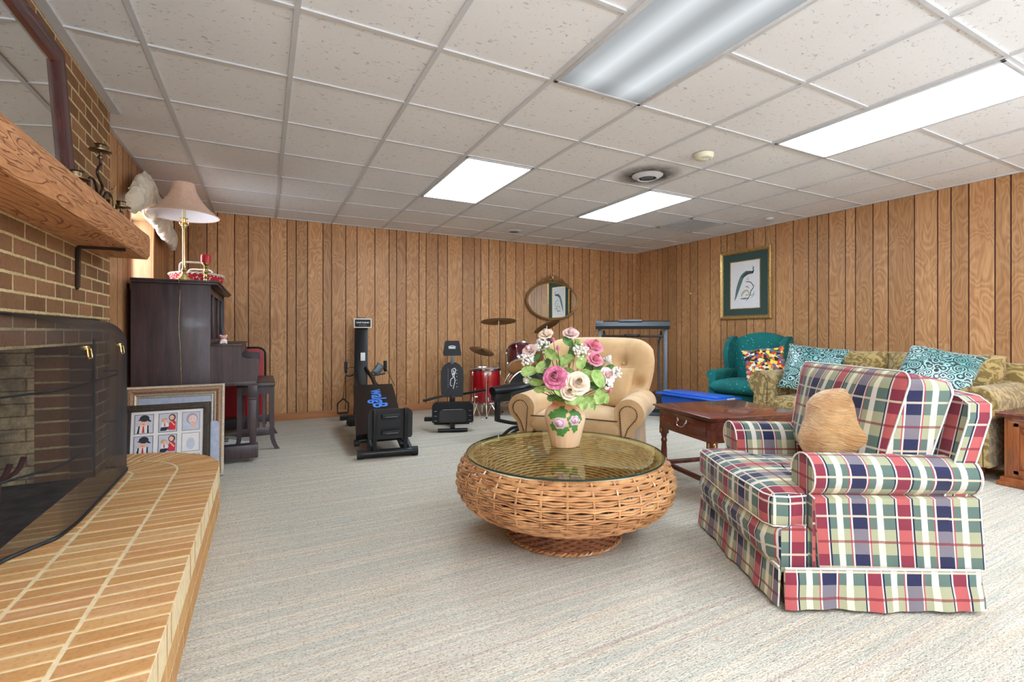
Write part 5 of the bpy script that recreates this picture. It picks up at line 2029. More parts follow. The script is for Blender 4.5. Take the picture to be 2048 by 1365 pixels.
# ================================================================ VASE AND FLOWERS
VC = Vector((1.462, 2.19, .4315))
t = thing('flower_vase', 'peach ceramic vase with raised pink roses on the glass table', 'vase', tuple(VC))
vprof = [(.001, 0), (.072, 0), (.076, .006), (.088, .05), (.103, .11), (.112, .155), (.108, .185), (.088, .212), (.070, .225), (.068, .235), (.080, .255), (.084, .262), (.078, .260), (.064, .236), (.062, .225), (.08, .20), (.06, .05), (.001, .03)]
vr = lambda a, z: (.07 * math.cos(a * 9) * max(0, (z - .235) / .027)) + (.01 * math.cos(a * 18) if z < .1 else 0)
B().lathe(vprof, seg=72, ripple=vr).build('body', 'vase', t, smooth=60)
# relief roses and leaves facing the camera
dirc = math.atan2(-VC.y, -VC.x)
def on_vase(ang, z):
    """point and frame on the vase surface; ang degrees to the right seen from the front"""
    for (r0, z0), (r1, z1) in zip(vprof[1:], vprof[2:]):
        if z0 <= z <= z1:
            r_ = r0 + (r1 - r0) * (z - z0) / max(1e-6, z1 - z0)
            break
    a = dirc + R(ang)
    n = Vector((math.cos(a), math.sin(a), 0))
    return Vector((r_ * n.x, r_ * n.y, z)), n, Vector((-n.y, n.x, 0))
def relief(shape_pts, ang, z, mat, nm, lift=.004, parent=t):
    p, n, u = on_vase(ang, z)
    b = B()
    top = []
    bot = []
    for x, y in shape_pts:
        q_, nn, uu = on_vase(ang + math.degrees(x / .105), z + y)
        bot.append(q_ - nn * .002)
        top.append(q_ + nn * lift)
    c_, nn, uu = on_vase(ang, z)
    ctr = c_ + nn * lift * 1.8
    vb = [b.bm.verts.new(v) for v in bot]
    vt = [b.bm.verts.new(v) for v in top]
    vc = b.bm.verts.new(ctr)
    m_ = len(vb)
    for k in range(m_):
        b.bm.faces.new((vb[k], vb[(k + 1) % m_], vt[(k + 1) % m_], vt[k]))
        b.bm.faces.new((vt[k], vt[(k + 1) % m_], vc))
    return b.build(nm, mat, parent, smooth=50)
def lobed(r_, n, d_, rot=0, sx=1, sy=1):
    return [(sx * (r_ + d_ * math.cos(n * a)) * math.cos(a + rot), sy * (r_ + d_ * math.cos(n * a)) * math.sin(a + rot)) for a in [2 * PI * i / 36 for i in range(36)]]
for ang, z, r_, rot, sx, sy in ((-14, .195, .030, .3, 1.3, .9), (-38, .178, .020, .8, 1.2, .9), (-6, .205, .018, 0, .8, 1.2), (28, .192, .022, .2, 1.3, .8), (42, .165, .018, 1, .8, 1.4), (-34, .118, .020, .4, 1, 1.1), (-12, .090, .024, .1, 1.1, .9), (2, .108, .018, .9, 1.1, .8), (18, .138, .018, .4, .8, 1.2), (30, .112, .018, .8, .9, 1.2), (12, .165, .012, .2, 1, 1)):
    relief(lobed(r_, 5, r_ * .18, rot, sx, sy), ang, z, 'greent', 'relief_leaf')
for ang, z, s_ in ((-14, .140, 1.0), (26, .155, .85)):
    relief(lobed(.031 * s_, 6, .003), ang, z, 'pinkt', 'relief_rose', .008)
    relief(lobed(.021 * s_, 5, .002, .5), ang, z + .002, 'rosel', 'relief_rose', .0125)
    relief(lobed(.017 * s_, 5, .001, .2), ang - 1, z + .003, 'pinkt', 'relief_rose', .015)
    relief(lobed(.008 * s_, 5, .001, .2), ang - 2, z + .004, 'rosel', 'relief_rose', .0175)

# --- flowers: local frame s (right seen from the front), f (towards the viewer), z
rt = Vector((.84, -.545, 0)).normalized()
fw = Vector((-.545, -.84, 0)).normalized()
def fp(s, z, f):
    return VC + rt * s + fw * f + Vector((0, 0, z - VC.z))
def px2(x, y):
    """crop position of a bloom -> (s, z)"""
    return ((1000 + x / 4.55 - 1131) / 366.0, 1.05 - (620 + y / 4.55 - 665) * 2.62 / 957)
def rose_mesh(b, c, d_, r_, seed, openness=1.0, layers=4):
    """cupped rose: rings of overlapping petals around the axis d_"""
    rnd = random.Random(seed)
    d_ = d_.normalized()
    u = d_.cross(Vector((0, 0, 1)))
    if u.length < .1:
        u = Vector((1, 0, 0))
    u.normalize()
    v = d_.cross(u)
    # rolled heart of the bloom
    turns = 2.6
    rows_ = [[], [], []]
    for i in range(46):
        w_ = i / 45
        ang = w_ * turns * 2 * PI + seed
        rr_ = r_ * (.03 + .30 * w_)
        for j, (hh, k_) in enumerate(((-.2, .7), (.55, 1.08), (.92 - .22 * w_, .92))):
            rows_[j].append(c + (u * math.cos(ang) + v * math.sin(ang)) * rr_ * k_ + d_ * r_ * hh)
    b.rings(rows_, cap=False, ringclosed=False)
    for L_ in range(1, layers):
        np_ = [3, 4, 5, 6][min(3, L_)]
        rad = r_ * (.10 + .165 * L_) * (.8 + .2 * openness)
        hgt = r_ * (1.05 - .13 * L_)
        flare = (-.05 + .09 * L_) * openness
        for k in range(np_):
            a0 = 2 * PI * k / np_ + L_ * .7 + rnd.uniform(-.15, .15)
            wd_ = 2 * PI / np_ * .72
            rows_ = []
            for j in range(6):
                w_ = j / 5
                row = []
                for i in range(7):
                    s_ = (i / 6 - .5) * 2
                    ang = a0 + s_ * wd_ * (.35 + .75 * math.sin(w_ * PI * .62 + .2))
                    curlv = .30 * max(0, w_ - .75) * (1 + L_ * .6)
                    rr_ = rad * (.25 + .85 * math.sin(w_ * PI * .5)) + r_ * flare * w_ * w_ + r_ * curlv + r_ * .035 * math.sin(5 * s_ + seed + k) * w_
                    hh = hgt * w_ * (1 - .18 * s_ * s_) - r_ * .12 * L_ - r_ * .25 * max(0, w_ - .85) * L_
                    row.append(c + (u * math.cos(ang) + v * math.sin(ang)) * rr_ + d_ * (hh - r_ * .25))
                rows_.append(row)
            b.rings(rows_, cap=False, ringclosed=False)
    return b
root = VC + Vector((0, 0, .16))
def stem_to(p, mat='stem', par=None, r_=.0022):
    b = B()
    mid = (root + p) / 2 + Vector((0, 0, .03)) + (p - root).cross(Vector((0, 0, 1))) * .04
    neck = VC + Vector(((p - root).x * .18, (p - root).y * .18, .235))
    b.sweep(smooth_path([root, neck, mid * .5 + p * .5 - Vector((0, 0, .01)), p], 4), r_, 5)
    return b.build('stem', mat, par)
ROSES = [(420, 215, 52, 'p_cream', 'cream white rose at the upper left of the bouquet', .05, 1),
         (650, 208, 58, 'p_blush', 'blush rose at the very top of the bouquet', .0, 1),
         (490, 285, 32, 'p_pink', 'slim pink rosebud beside the cream rose at the upper left', .06, .2),
         (530, 358, 30, 'p_deep', 'small deep pink bud just below the slim bud', .09, .3),
         (270, 368, 58, 'p_blush', 'pale blush rose at the far left of the bouquet', .05, 1),
         (345, 290, 30, 'p_pink', 'half hidden pink rose behind the upper left blooms', -.04, .5),
         (858, 325, 66, 'p_pink', 'rose pink open bloom at the upper right of the bouquet', .02, 1.1),
         (868, 445, 58, 'p_pink', 'pink rose right below the upper right bloom', .10, .9),
         (980, 455, 48, 'p_white', 'white tulip shaped bloom at the right edge', .04, .3),
         (505, 615, 82, 'p_deep', 'large deep pink rose at the front left of the bouquet', .17, 1),
         (712, 665, 80, 'p_cream', 'large cream rose at the front centre of the bouquet', .18, 1),
         (635, 742, 62, 'p_cream', 'smaller peach cream rose under the large cream rose', .19, .9),
         (980, 592, 60, 'p_blush', 'pale pink rose at the lower right of the bouquet', .08, 1),
         (992, 738, 26, 'p_pink', 'tiny pink bud at the lower right edge of the bouquet', .10, .3)]
for i, (x, y, r_, mat, lab, f, op) in enumerate(ROSES):
    s_, z = px2(x, y)
    p = fp(s_ * (1 - f / 2.62), z * (1 - f / 2.62) + 1.05 * f / 2.62, f)
    t = thing('rose', lab, 'flower', tuple(p), 0, 'artificial roses in the vase')
    ax = (p - (VC + Vector((0, 0, .28))))
    ax = (ax.normalized() * .8 + fw * .75 + Vector((0, 0, .25))).normalized() if op > .4 else (ax.normalized() + Vector((0, 0, .6))).normalized()
    b = B()
    rose_mesh(b, Vector((0, 0, 0)), ax, 1.22 * r_ / 4.55 / 366, i, op, 4 if r_ > 45 else 3)
    b.build('petals', mat, t, smooth=80)
    sb = B()
    n0 = -ax * (r_ / 4.55 / 366) * .2
    rl = root - p
    neck = VC + Vector(((p - root).x * .16, (p - root).y * .16, .24)) - p
    sb.sweep(smooth_path([rl, neck, neck * .4 + n0 + Vector((0, 0, .0)), n0], 4), .0024, 5)
    sb.ball(n0, .009 if r_ > 40 else .006, 6)
    sb.build('stem', 'stem', t)
SPRAYS = [(390, 320, 62, .04, 'white berry spray at the upper left of the bouquet'), (250, 452, 58, .06, 'white berry spray at the far left edge'), (740, 385, 72, .08, 'wide white berry spray left of the pink roses'), (250, 640, 36, .05, 'small white berry spray low on the left'), (600, 625, 44, .12, 'white berry spray between the two big roses'), (968, 665, 48, .09, 'white berry spray at the lower right'), (1050, 570, 52, .0, 'white berry spray at the right edge'), (700, 310, 44, .0, 'greenish berry spray under the top rose')]
for i, (x, y, r_, f, lab) in enumerate(SPRAYS):
    s_, z = px2(x, y)
    p = fp(s_ * (1 - f / 2.62), z * (1 - f / 2.62) + 1.05 * f / 2.62, f)
    t = thing('berry_spray', lab, 'flower', tuple(p), 0, 'white filler sprays in the vase')
    rnd = random.Random(i + 50)
    b = B()
    sb = B()
    R_ = 1.12 * r_ / 4.55 / 366
    for k in range(58):
        q_ = Vector((rnd.gauss(0, 1), rnd.gauss(0, 1), rnd.gauss(0, 1))).normalized() * R_ * rnd.uniform(.5, 1.0)
        b.ball(q_, .0068 if i != 7 else .005, 6)
        if k % 2 == 0:
            sb.sweep([(0, 0, -.02), q_], .0008, 3, cap=False)
    b.build('blossoms', 'p_white' if i != 7 else 'leaf', t)
    sb.sweep([root - p, VC + Vector(((p - root).x * .15, (p - root).y * .15, .24)) - p, Vector((0, 0, -.02))], .0018, 4)
    sb.build('stem', 'stem', t)
USED = set()
NICK = ['cream white rose at the upper left', 'blush rose at the very top', 'slim pink rosebud', 'small deep pink bud', 'pale blush rose at the far left', 'half hidden pink rose', 'upper right open pink rose', 'pink rose under the open one', 'white tulip bloom', 'large deep pink rose', 'large cream rose', 'smaller peach cream rose', 'pale pink rose at the lower right', 'tiny pink bud']
def leaf_label(x, y, r_, dark):
    near = sorted(range(len(ROSES)), key=lambda k: (ROSES[k][0] - x) ** 2 + (ROSES[k][1] - y) ** 2)
    for k in near:
        dx, dy = x - ROSES[k][0], y - ROSES[k][1]
        w_ = ('right of' if dx > 0 else 'left of') if abs(dx) > abs(dy) * 1.2 else ('below' if dy > 0 else 'above')
        lab = '%s green leaf %s the %s' % ('dark' if dark else 'light', w_, NICK[k])
        if lab not in USED:
            USED.add(lab)
            return lab
LEAVES = [(480, 405, 66, -35, .08, 0), (268, 565, 66, 10, .08, 0), (335, 655, 58, -5, .10, 0), (375, 520, 52, 60, .12, 0), (620, 450, 60, 20, .04, 0), (740, 472, 56, 70, .10, 0), (635, 565, 56, -20, .10, 0), (800, 600, 62, -35, .12, 0), (890, 625, 72, -65, .13, 0), (690, 812, 62, 10, .19, 0), (822, 842, 58, -60, .16, 0), (755, 850, 54, -85, .17, 0), (902, 785, 62, 85, .15, 0), (540, 745, 48, -50, .18, 0), (465, 715, 52, 10, .16, 0), (375, 718, 56, 15, .12, 0), (955, 800, 44, -70, .12, 0), (625, 285, 50, -50, .02, 1), (640, 830, 40, 0, .18, 0), (450, 560, 48, 30, .05, 1), (560, 480, 52, 80, .05, 0), (820, 520, 54, 5, .03, 1), (760, 690, 60, -70, .06, 1), (430, 480, 48, 60, .03, 1), (660, 380, 50, 75, .0, 1), (900, 530, 46, -20, .04, 1), (560, 800, 50, -10, .12, 1), (480, 800, 42, 15, .10, 1), (850, 690, 50, -30, .08, 1), (330, 430, 40, 30, 0, 1), (520, 680, 52, -60, .10, 1), (1000, 520, 34, 20, .03, 1)]
for i, (x, y, r_, rot, f, dark) in enumerate(LEAVES):
    s_, z = px2(x, y)
    p = fp(s_ * (1 - f / 2.62), z * (1 - f / 2.62) + 1.05 * f / 2.62, f)
    t = thing('leaf_stem', leaf_label(x, y, r_, dark), 'leaf', tuple(p), 0, 'leaves among the artificial roses')
    L_ = 1.2 * r_ / 4.55 / 366
    rnd = random.Random(i)
    a = R(rot)
    e1 = rt * math.cos(a) + Vector((0, 0, 1)) * math.sin(a)
    e2 = (-rt * math.sin(a) + Vector((0, 0, 1)) * math.cos(a))
    tilt = rnd.uniform(-.7, .7)
    e2 = (e2 * math.cos(tilt) + fw * math.sin(tilt))
    nn = e1.cross(e2)
    rows_ = []
    for j in range(9):
        u = j / 8 * 2 - 1
        w_ = .62 * L_ * math.sqrt(max(0.0, 1 - u * u)) * (1 - .22 * u) + .0006
        row = []
        for k in (-1, -.5, 0, .5, 1):
            row.append(e1 * u * L_ + e2 * w_ * k + nn * (L_ * .18 * abs(k) - L_ * .16 * u * u))
        rows_.append(row)
    B().rings(rows_, cap=False, ringclosed=False).build('blade', 'leafd' if dark else 'leaf', t, smooth=80)
    sb = B()
    base_ = -e1 * L_ if (-e1).z < .2 or rnd.random() < .4 else e1 * L_
    neck = VC + Vector(((p - root).x * .15, (p - root).y * .15, .24)) - p
    sb.sweep([root - p, neck, (neck + base_) / 2 + Vector((0, 0, .01)), base_], .0016, 4)
    sb.build('stem', 'stem', t)

# ================================================================ FRAMED PEACOCK PRINT ON THE RIGHT WALL
t = thing('peacock_print', 'gilt framed peacock print with a dark green mat on the right wall', 'picture', (XR - .004, 4.20, 1.225))
W_, H_ = .76, .925
fn = lambda y, z, d_: (-d_, y, z)
for nm, pf, mat in (('frame', [(0, 0), (0, .012), (.004, .03), (.014, .034), (.03, .026), (.04, .018)], 'goldframe'), ('inner_bead', [(.04, .018), (.045, .02), (.052, .016), (.054, .008), (.054, 0)], 'ornate')):
    b = B()
    frame_ring(b, -W_ / 2, W_ / 2, 0, H_, pf, fn)
    b.build(nm, mat, t, smooth=30)
B().poly([fn(-.33, .05, .008), fn(.33, .05, .008), fn(.33, H_ - .05, .008), fn(-.33, H_ - .05, .008)]).build('green_mat', 'greenmat', t)
b = B()
frame_ring(b, -.225, .225, .135, .775, [(0, .009), (0, .013), (.010, .013), (.010, .009)], fn)
b.build('gold_fillet', 'goldframe', t)
pr_ = B().poly([fn(-.216, .144, .0095), fn(.216, .144, .0095), fn(.216, .766, .0095), fn(-.216, .766, .0095)]).build('print_paper', 'paper', t)
# image x runs to the right as seen (towards -y); pixel coordinates of the enlarged print
def q2(x, y):
    return (.216 - (x - 405) / 400 * .432, .766 - (y - (390 - (x - 405) * .115)) / 600 * .622)
def ink(nm, mat, pts, d_=.0102):
    b = B()
    b.poly([fn(q2(x, y)[0], q2(x, y)[1], d_) for x, y in pts])
    b.build(nm, mat, pr_)
def stroke(nm, mat, pts, wds, d_=.0104):
    P = smooth_path([(q2(x, y)[0], q2(x, y)[1], 0) for x, y in pts], 5)
    b = B()
    lft, rgt = [], []
    n = len(P)
    for i, p in enumerate(P):
        a = P[max(0, i - 1)]
        c = P[min(n - 1, i + 1)]
        tt = (c - a).normalized()
        nn = Vector((-tt.y, tt.x, 0))
        u = i / (n - 1) * (len(wds) - 1)
        k = min(len(wds) - 2, int(u))
        w_ = (wds[k] * (1 - u + k) + wds[k + 1] * (u - k)) * .00054
        lft.append(p + nn * w_)
        rgt.append(p - nn * w_)
    b.rings([[fn(v.x, v.y, d_) for v in lft], [fn(v.x, v.y, d_) for v in rgt]], cap=False, ringclosed=False)
    b.build(nm, mat, pr_)
stroke('peacock_tail', 'pea2', [(640, 500), (575, 560), (535, 650), (505, 740), (480, 830), (462, 880)], [34, 50, 52, 44, 22, 3])
stroke('peacock_body', 'pea1', [(718, 500), (690, 510), (650, 515), (610, 540), (570, 580)], [20, 34, 42, 40, 20], .0106)
stroke('peacock_neck', 'blackp', [(705, 520), (722, 490), (716, 460), (722, 440)], [22, 13, 9, 9], .0108)
stroke('peacock_crest', 'blackp', [(720, 445), (714, 425)], [3, 5], .0108)
stroke('peacock_beak', 'blackp', [(724, 446), (738, 456)], [6, 1], .0108)
stroke('peacock_leg', 'branch', [(640, 575), (628, 610)], [3, 3], .0108)
stroke('peacock_leg', 'branch', [(655, 575), (652, 612)], [3, 3], .0108)
stroke('branch', 'branch', [(618, 630), (670, 630), (705, 655), (720, 700), (690, 740), (672, 800), (650, 840), (625, 870)], [7, 9, 9, 9, 10, 9, 8, 6])
stroke('twig', 'branch', [(720, 665), (745, 680)], [4, 2])
stroke('twig', 'branch', [(615, 700), (640, 690), (662, 715)], [5, 8, 3])
stroke('twig', 'branch', [(672, 800), (715, 790), (738, 745)], [5, 5, 2])
stroke('twig', 'branch', [(690, 830), (720, 800), (735, 770)], [4, 4, 2])
stroke('straw', 'straw', [(555, 820), (590, 760), (640, 740), (660, 790), (620, 800)], [18, 26, 18, 10, 22], .0103)
stroke('shadow_grass', 'grayp', [(545, 850), (600, 845), (660, 835)], [8, 20, 8], .01035)
B().box((-.006, -W_ / 2 + .01, .01), (-.001, W_ / 2 - .01, H_ - .01)).build('backing', 'rubber', t)

# ================================================================ OVAL MIRROR ON THE BACK WALL
t = thing('oval_mirror', 'oval mirror in a carved antique gold frame on the back wall', 'mirror', (3.96, YB - .034, 1.535), 2.2)
RX_, RZ_ = .485, .305
b = B()
ring = []
for i in range(72):
    a = 2 * PI * i / 72
    k = 1 + .004 * math.sin(a * 24)
    row = []
    for p_, q_ in ((0, 0), (-.004, .014), (-.014, .024), (-.026, .020), (-.034, .010), (-.038, .0)):
        row.append(((RX_ + p_) * math.cos(a) * k, -q_, (RZ_ + p_) * math.sin(a) * k))
    ring.append(row)
b.rings(ring, cap=False, closed=True)
b.build('frame', 'ornate', t, smooth=50)
b = B()
b.poly([((RX_ - .034) * math.cos(2 * PI * i / 72), -.004, (RZ_ - .034) * math.sin(2 * PI * i / 72)) for i in range(72)])
b.build('glass', 'mirror', t)
b = B()
rnd = random.Random(2)
for sx in (-1, 1):
    b.sweep(smooth_path([(sx * .02, -.012, .32), (sx * .05, -.016, .385), (sx * .09, -.014, .36), (sx * .08, -.012, .325), (sx * .12, -.014, .33), (sx * .16, -.014, .345), (sx * .19, -.012, .315), (sx * .22, -.01, .30)], 5), .009, 6)
    b.sweep(smooth_path([(sx * .03, -.012, .30), (sx * .10, -.016, .315), (sx * .15, -.014, .30), (sx * .23, -.01, .28), (sx * .28, -.008, .262)], 5), .008, 6)
for k in range(7):
    b.ball((rnd.uniform(-.05, .05), -.014, .335 + rnd.uniform(-.02, .055)), .018, 8, (1, .5, 1))
b.ball((0, -.016, .36), .032, 10, (1, .5, 1.2))
b.build('crest', 'ornate', t)
b = B()
b.poly([((RX_ - .005) * math.cos(2 * PI * i / 48), .002, (RZ_ - .005) * math.sin(2 * PI * i / 48)) for i in range(48)])
b.build('backing', 'rubber', t)

# small screw hooks left in the panelling
for y, z, lab in ((5.11, 1.63, 'tiny white knob on the right wall near the corner'),):
    t = thing('wall_knob', lab, 'knob', (XR - .001, y, z))
    B().lathe([(.001, 0), (.012, 0), (.006, .006), (.01, .016), (.001, .018)], seg=12).build('knob', 'ivory', t, xf=Matrix.Rotation(R(-90), 4, 'Y'))

# ================================================================ CABINET AT THE RIGHT EDGE
t = thing('side_cabinet', 'carved brown wooden cabinet at the right edge, partly behind the plaid chair', 'cabinet', (4.50, 1.36, 0))
Lc, Dc, Hc = .90, .5, .50
b = B()
b.box((0, -Lc, .0), (Dc, 0.02, .06), .004)
b.box((-.018, -Lc - .01, .0), (Dc, .035, .03), .006)
b.box((.01, -Lc + .01, .06), (Dc, .0, Hc - .03), .003)
b.build('body', 'cabinet', t)
b = B()
b.box((-.02, -Lc - .02, Hc - .03), (Dc, .04, Hc), .008)
b.build('top', 'darkwood', t)
for k in range(2):
    y1 = -.02 - k * .43
    y0 = y1 - .41
    dr = B().box((-.004, y0, .075), (.012, y1, Hc - .05), .003).build('door', 'cabinet', t)
    b = B()
    for lo, hi in (((-.012, y0 + .03, .09), (-.002, y1 - .03, .12)), ((-.012, y0 + .03, Hc - .09), (-.002, y1 - .03, Hc - .062)), ((-.012, y0 + .03, .09), (-.002, y0 + .06, Hc - .062)), ((-.012, y1 - .06, .09), (-.002, y1 - .03, Hc - .062))):
        b.box(lo, hi, .004)
    b.box((-.010, y0 + .10, .15), (-.003, y1 - .10, Hc - .13), .004)
    for yy in (y0 + .085, y1 - .085):
        for zz in (.145, Hc - .115):
            b.ball((-.008, yy, zz), .018, 8, (.4, 1, 1))
    b.build('carved_panel', 'cabinet', dr)
    b = B()
    b.ball((-.012, (y0 + y1) / 2, .27), .022, 10, (.35, .8, 1.4))
    b.sweep([(-.02, (y0 + y1) / 2 + .025 * math.sin(R(a)), .245 + .032 * math.cos(R(a))) for a in range(70, 291, 20)], .004, 6)
    b.build('handle', 'bronze', dr)

# ================================================================ BLUE STORAGE TUB
t = thing('storage_tub', 'blue plastic storage tub with a snap lid in front of the teal chair', 'storage box', (4.30, 3.80, 0), 2)
t.rotation_euler = (0, 0, R(3))
b = B()
b.box((-.17, -.38, .0), (.17, .38, .335), .03, 3, taper=(.88, .94))
b.build('body', 'blue', t)
b = B()
b.box((-.205, -.42, .333), (.205, .42, .352), .008)
b.box((-.16, -.36, .352), (.16, .36, .368), .008)
b.build('lid', 'bluelid', t)
for sy in (-1, 1):
    B().box((-.06, sy * .425 - .008, .32), (.06, sy * .425 + .008, .362), .004).build('latch', 'lensgrey', t)
# ================================================================ EXERCISE EQUIPMENT
def btube(b, pts, r_, seg=10):
    b.sweep(pts, r_, seg)
    return b

# ---- incline gym with glide board
t = thing('incline_gym', 'black incline exercise machine with a glide board, standing by the back wall', 'exercise machine', (0, 0, 0))
A = Vector((.925, 4.03, 0))     # front foot
Z_ = Vector((1.02, 5.98, 0))    # rear foot
def bar(nm, p0, p1, w, h, mat='black', bev=.004, parent=t):
    p0, p1 = Vector(p0), Vector(p1)
    d_ = p1 - p0
    q_ = d_.to_track_quat('Y', 'Z').to_matrix()
    b = B()
    b.box((-w / 2, -d_.length / 2, -h / 2), (w / 2, d_.length / 2, h / 2), bev)
    return b.build(nm, mat, parent, xf=Matrix.Translation((p0 + p1) / 2) @ q_.to_4x4())
b = B()
b.sweep([(.72, 4.075, .04), (1.13, 4.015, .04)], .034, 14)
b.build('front_foot', 'black', t)
for x, y in ((.705, 4.078), (1.145, 4.012)):
    B().sweep([(x - .025, y + .004, .04), (x + .025, y - .004, .04)], .038, 14).build('end_cap', 'rubber', t)
bar('rear_foot', (.80, 5.98, .035), (1.28, 5.96, .035), .05, .05)
for x0 in (.815, 1.065):
    bar('upright_post', (x0, 4.055 - (x0 - .815) * .14, .06), (x0 - .0, 4.02 - (x0 - .815) * .14, .415), .032, .032)
bar('rail', (.80, 4.13, .07), (.96, 5.92, .55), .035, .04)
bar('rail', (1.06, 4.10, .07), (1.14, 5.90, .55), .035, .04)
bar('front_brace', (.775, 4.06, .05), (.80, 4.20, .19), .03, .03)
bar('front_brace', (1.115, 4.02, .05), (1.08, 4.20, .19), .03, .03)
bar('tower', (1.035, 5.98, .02), (1.08, 6.16, 1.10), .155, .05)
bar('tower_brace', (1.22, 5.74, .36), (1.10, 6.02, .62), .03, .03)
# squat stand
b = B()
slab(b, .36, .25, .045, 0, .03, lambda x, z, y: (.945 + x, 4.045 - .13 * x + y - z * .06, z + .155))
sp = b.build('squat_plate', 'blackplastic', t)
for z in (.215, .35):
    b = B()
    b.box((.94 - .075, 4.00 - .012, z - .018), (.94 + .075, 4.00 + .03, z + .018), .008)
    b.build('hand_slot', 'rubber', sp)
    b = B()
    b.sweep([(.885, 3.992, z - .004), (.995, 3.98, z - .004)], .004, 6)
    b.build('slot_rim', 'greymetal', sp)
# glide board
P0, P1 = Vector((.905, 4.22, .135)), Vector((1.06, 5.34, .435))
def brd(u, v, h):
    c_ = P0.lerp(P1, v) + Vector(((u) * .42, 0, 0))
    return c_ + Vector((0, -.26, 1)).normalized() * h
b = B()
rr_ = []
for i in range(9):
    v = i / 8
    row = []
    for u, h in ((-.5, 0), (-.5, .035), (-.47, .045), (0, .048), (.47, .045), (.5, .035), (.5, 0), (0, -.002)):
        row.append(brd(u, v, h))
    rr_.append(row)
b.rings(rr_)
gb = b.build('glide_board', 'blackvinyl', t)
mt_ = Matrix(((0, -1, 0, 0), (1, 0, 0, 0), (0, 0, 1, 0), (0, 0, 0, 1)))
ax_y = (P1 - P0).normalized()
ax_x = Vector((1, 0, 0))
ax_z = ax_x.cross(ax_y).normalized()
c_ = brd(.06, .66, .0495)
# lettering runs down the board
m3 = Matrix((( -ax_y.x, ax_x.x, ax_z.x, c_.x), (-ax_y.y, ax_x.y, ax_z.y, c_.y), (-ax_y.z, ax_x.z, ax_z.z, c_.z), (0, 0, 0, 1)))
B().text('walgB', .20, m3, .0006, True).build('lettering', 'bluetext', gb, smooth=0)
for s_ in (-1, 1):
    B().cyl((.905 + .20 * s_ - .02, 4.25, .10), (.905 + .20 * s_ + .02, 4.25, .10), .03, seg=12).build('roller', 'rubber', t)
bar('carriage', (.72, 4.25, .115), (1.10, 4.23, .115), .05, .03)
# folding arms, pulleys, cables and stirrup
for sx, x in ((-1, .86), (1, 1.32)):
    b = B()
    b.sweep(smooth_path([(1.05 + sx * .06, 5.96, .56), (1.05 + sx * .14, 5.93, .53), (x, 5.92, .545)], 4), .010, 8)
    b.build('pulley_arm', 'black', t)
    b = B()
    b.cyl((x - .012, 5.92, .60), (x + .012, 5.92, .60), .034, seg=16)
    b.box((x - .017, 5.90, .60), (x + .017, 5.94, .70), .004)
    b.build('pulley', 'rubber', t)
b = B()
b.sweep(smooth_path([(.86, 5.90, .60), (.842, 5.90, .45), (.828, 5.90, .27)], 4), .0035, 5)
b.sweep(smooth_path([(.87, 5.90, .62), (.93, 5.88, .64), (.99, 5.9, .60)], 4), .0035, 5)
b.build('cable', 'rubber', t)
B().sweep(smooth_path([(1.32, 5.90, .62), (1.35, 5.8, .52), (1.36, 5.6, .42)], 4), .0035, 5).build('cable', 'rubber', t)
b = B()
b.sweep([(.828, 5.90, .27), (.765, 5.90, .215), (.765, 5.90, .10), (.885, 5.90, .10), (.885, 5.90, .215), (.828, 5.90, .27)], .008, 7)
b.build('stirrup_handle', 'rubber', t)
B().sweep([(.775, 5.90, .10), (.875, 5.90, .10)], .014, 8).build('stirrup_grip', 'rubber', t)
b = B()
b.pillow(.11, .16, .05, 3, .45, .1, 8, T(1.24, 5.93, .60) @ RY(35) @ RX(80), lump=.012, seed=3)
b.build('mesh_bag', 'greymetal', t)
b = B()
b.cyl((.83, 5.6, .06), (.93, 5.6, .06), .05, seg=12)
b.box((.84, 5.55, .0), (.94, 5.75, .04), .01)
b.build('transport_wheel', 'rubber', t)
lab_ = B()
lab_.box((1.05, 6.045, .70), (1.105, 6.05, .80), .001)
lab_.build('white_tag', 'paper', t)
sg = thing('exercise_chart', 'small black sign with a white border on top of the incline gym tower', 'sign', (1.085, 6.10, 1.105), -6)
b = B()
b.box((-.105, -.008, .0), (.105, .0, .115), .002)
b.build('border', 'white', sg)
B().box((-.093, -.0095, .012), (.093, -.007, .103), .001).build('face', 'blackp', sg)
B().text('total trainer', .031, T(0, -.0105, .066) @ RX(90), .0004, True).build('lettering', 'whitetext', sg, smooth=0)
B().text('exercise reference', .012, T(0, -.0105, .034) @ RX(90), .0003).build('small_lettering', 'whitetext', sg, smooth=0)
b = B()
for k in range(3):
    b.sweep([(-.05 + k * .035 + .014 * math.cos(R(a)), -.004, .118 + .010 * math.sin(R(a))) for a in range(-20, 201, 20)], .003, 5)
b.build('ring_binding', 'black', sg)

# ---- abdominal bench
t = thing('ab_exercise_chair', 'black padded ab exercise chair with a headrest near the back wall', 'exercise machine', (1.80, 4.86, 0), -19)
b = B()
ol = [(-.115 + .23 * 0, 0)]
ol = [(-.105, 0), (-.12, .04), (-.125, .20)] + [(.125 * math.cos(R(a)), .255 + .125 * math.sin(R(a))) for a in range(170, 9, -20)] + [(.125, .20), (.12, .04), (.105, 0)]
fnb = lambda x, z, y: (x, .10 + y + z * .18, z + .34)
b.prism(ol, 0, .05, fnb)
bp = b.build('backrest', 'blackvinyl', t, smooth=50)
fs = lambda x, z: Vector(fnb(x, z, -.0015))
b = B()
def line3(b, pts, r_=.0035):
    b.sweep([fs(x, z) for x, z in smooth_path([(p[0], p[1], 0) for p in pts], 4) and [(q_.x, q_.y) for q_ in smooth_path([(p[0], p[1], 0) for p in pts], 4)]], r_, 5)
line3(b, [(.0, .30), (.03, .31), (.035, .27), (.02, .23), (.03, .18), (.02, .13), (.01, .09)])
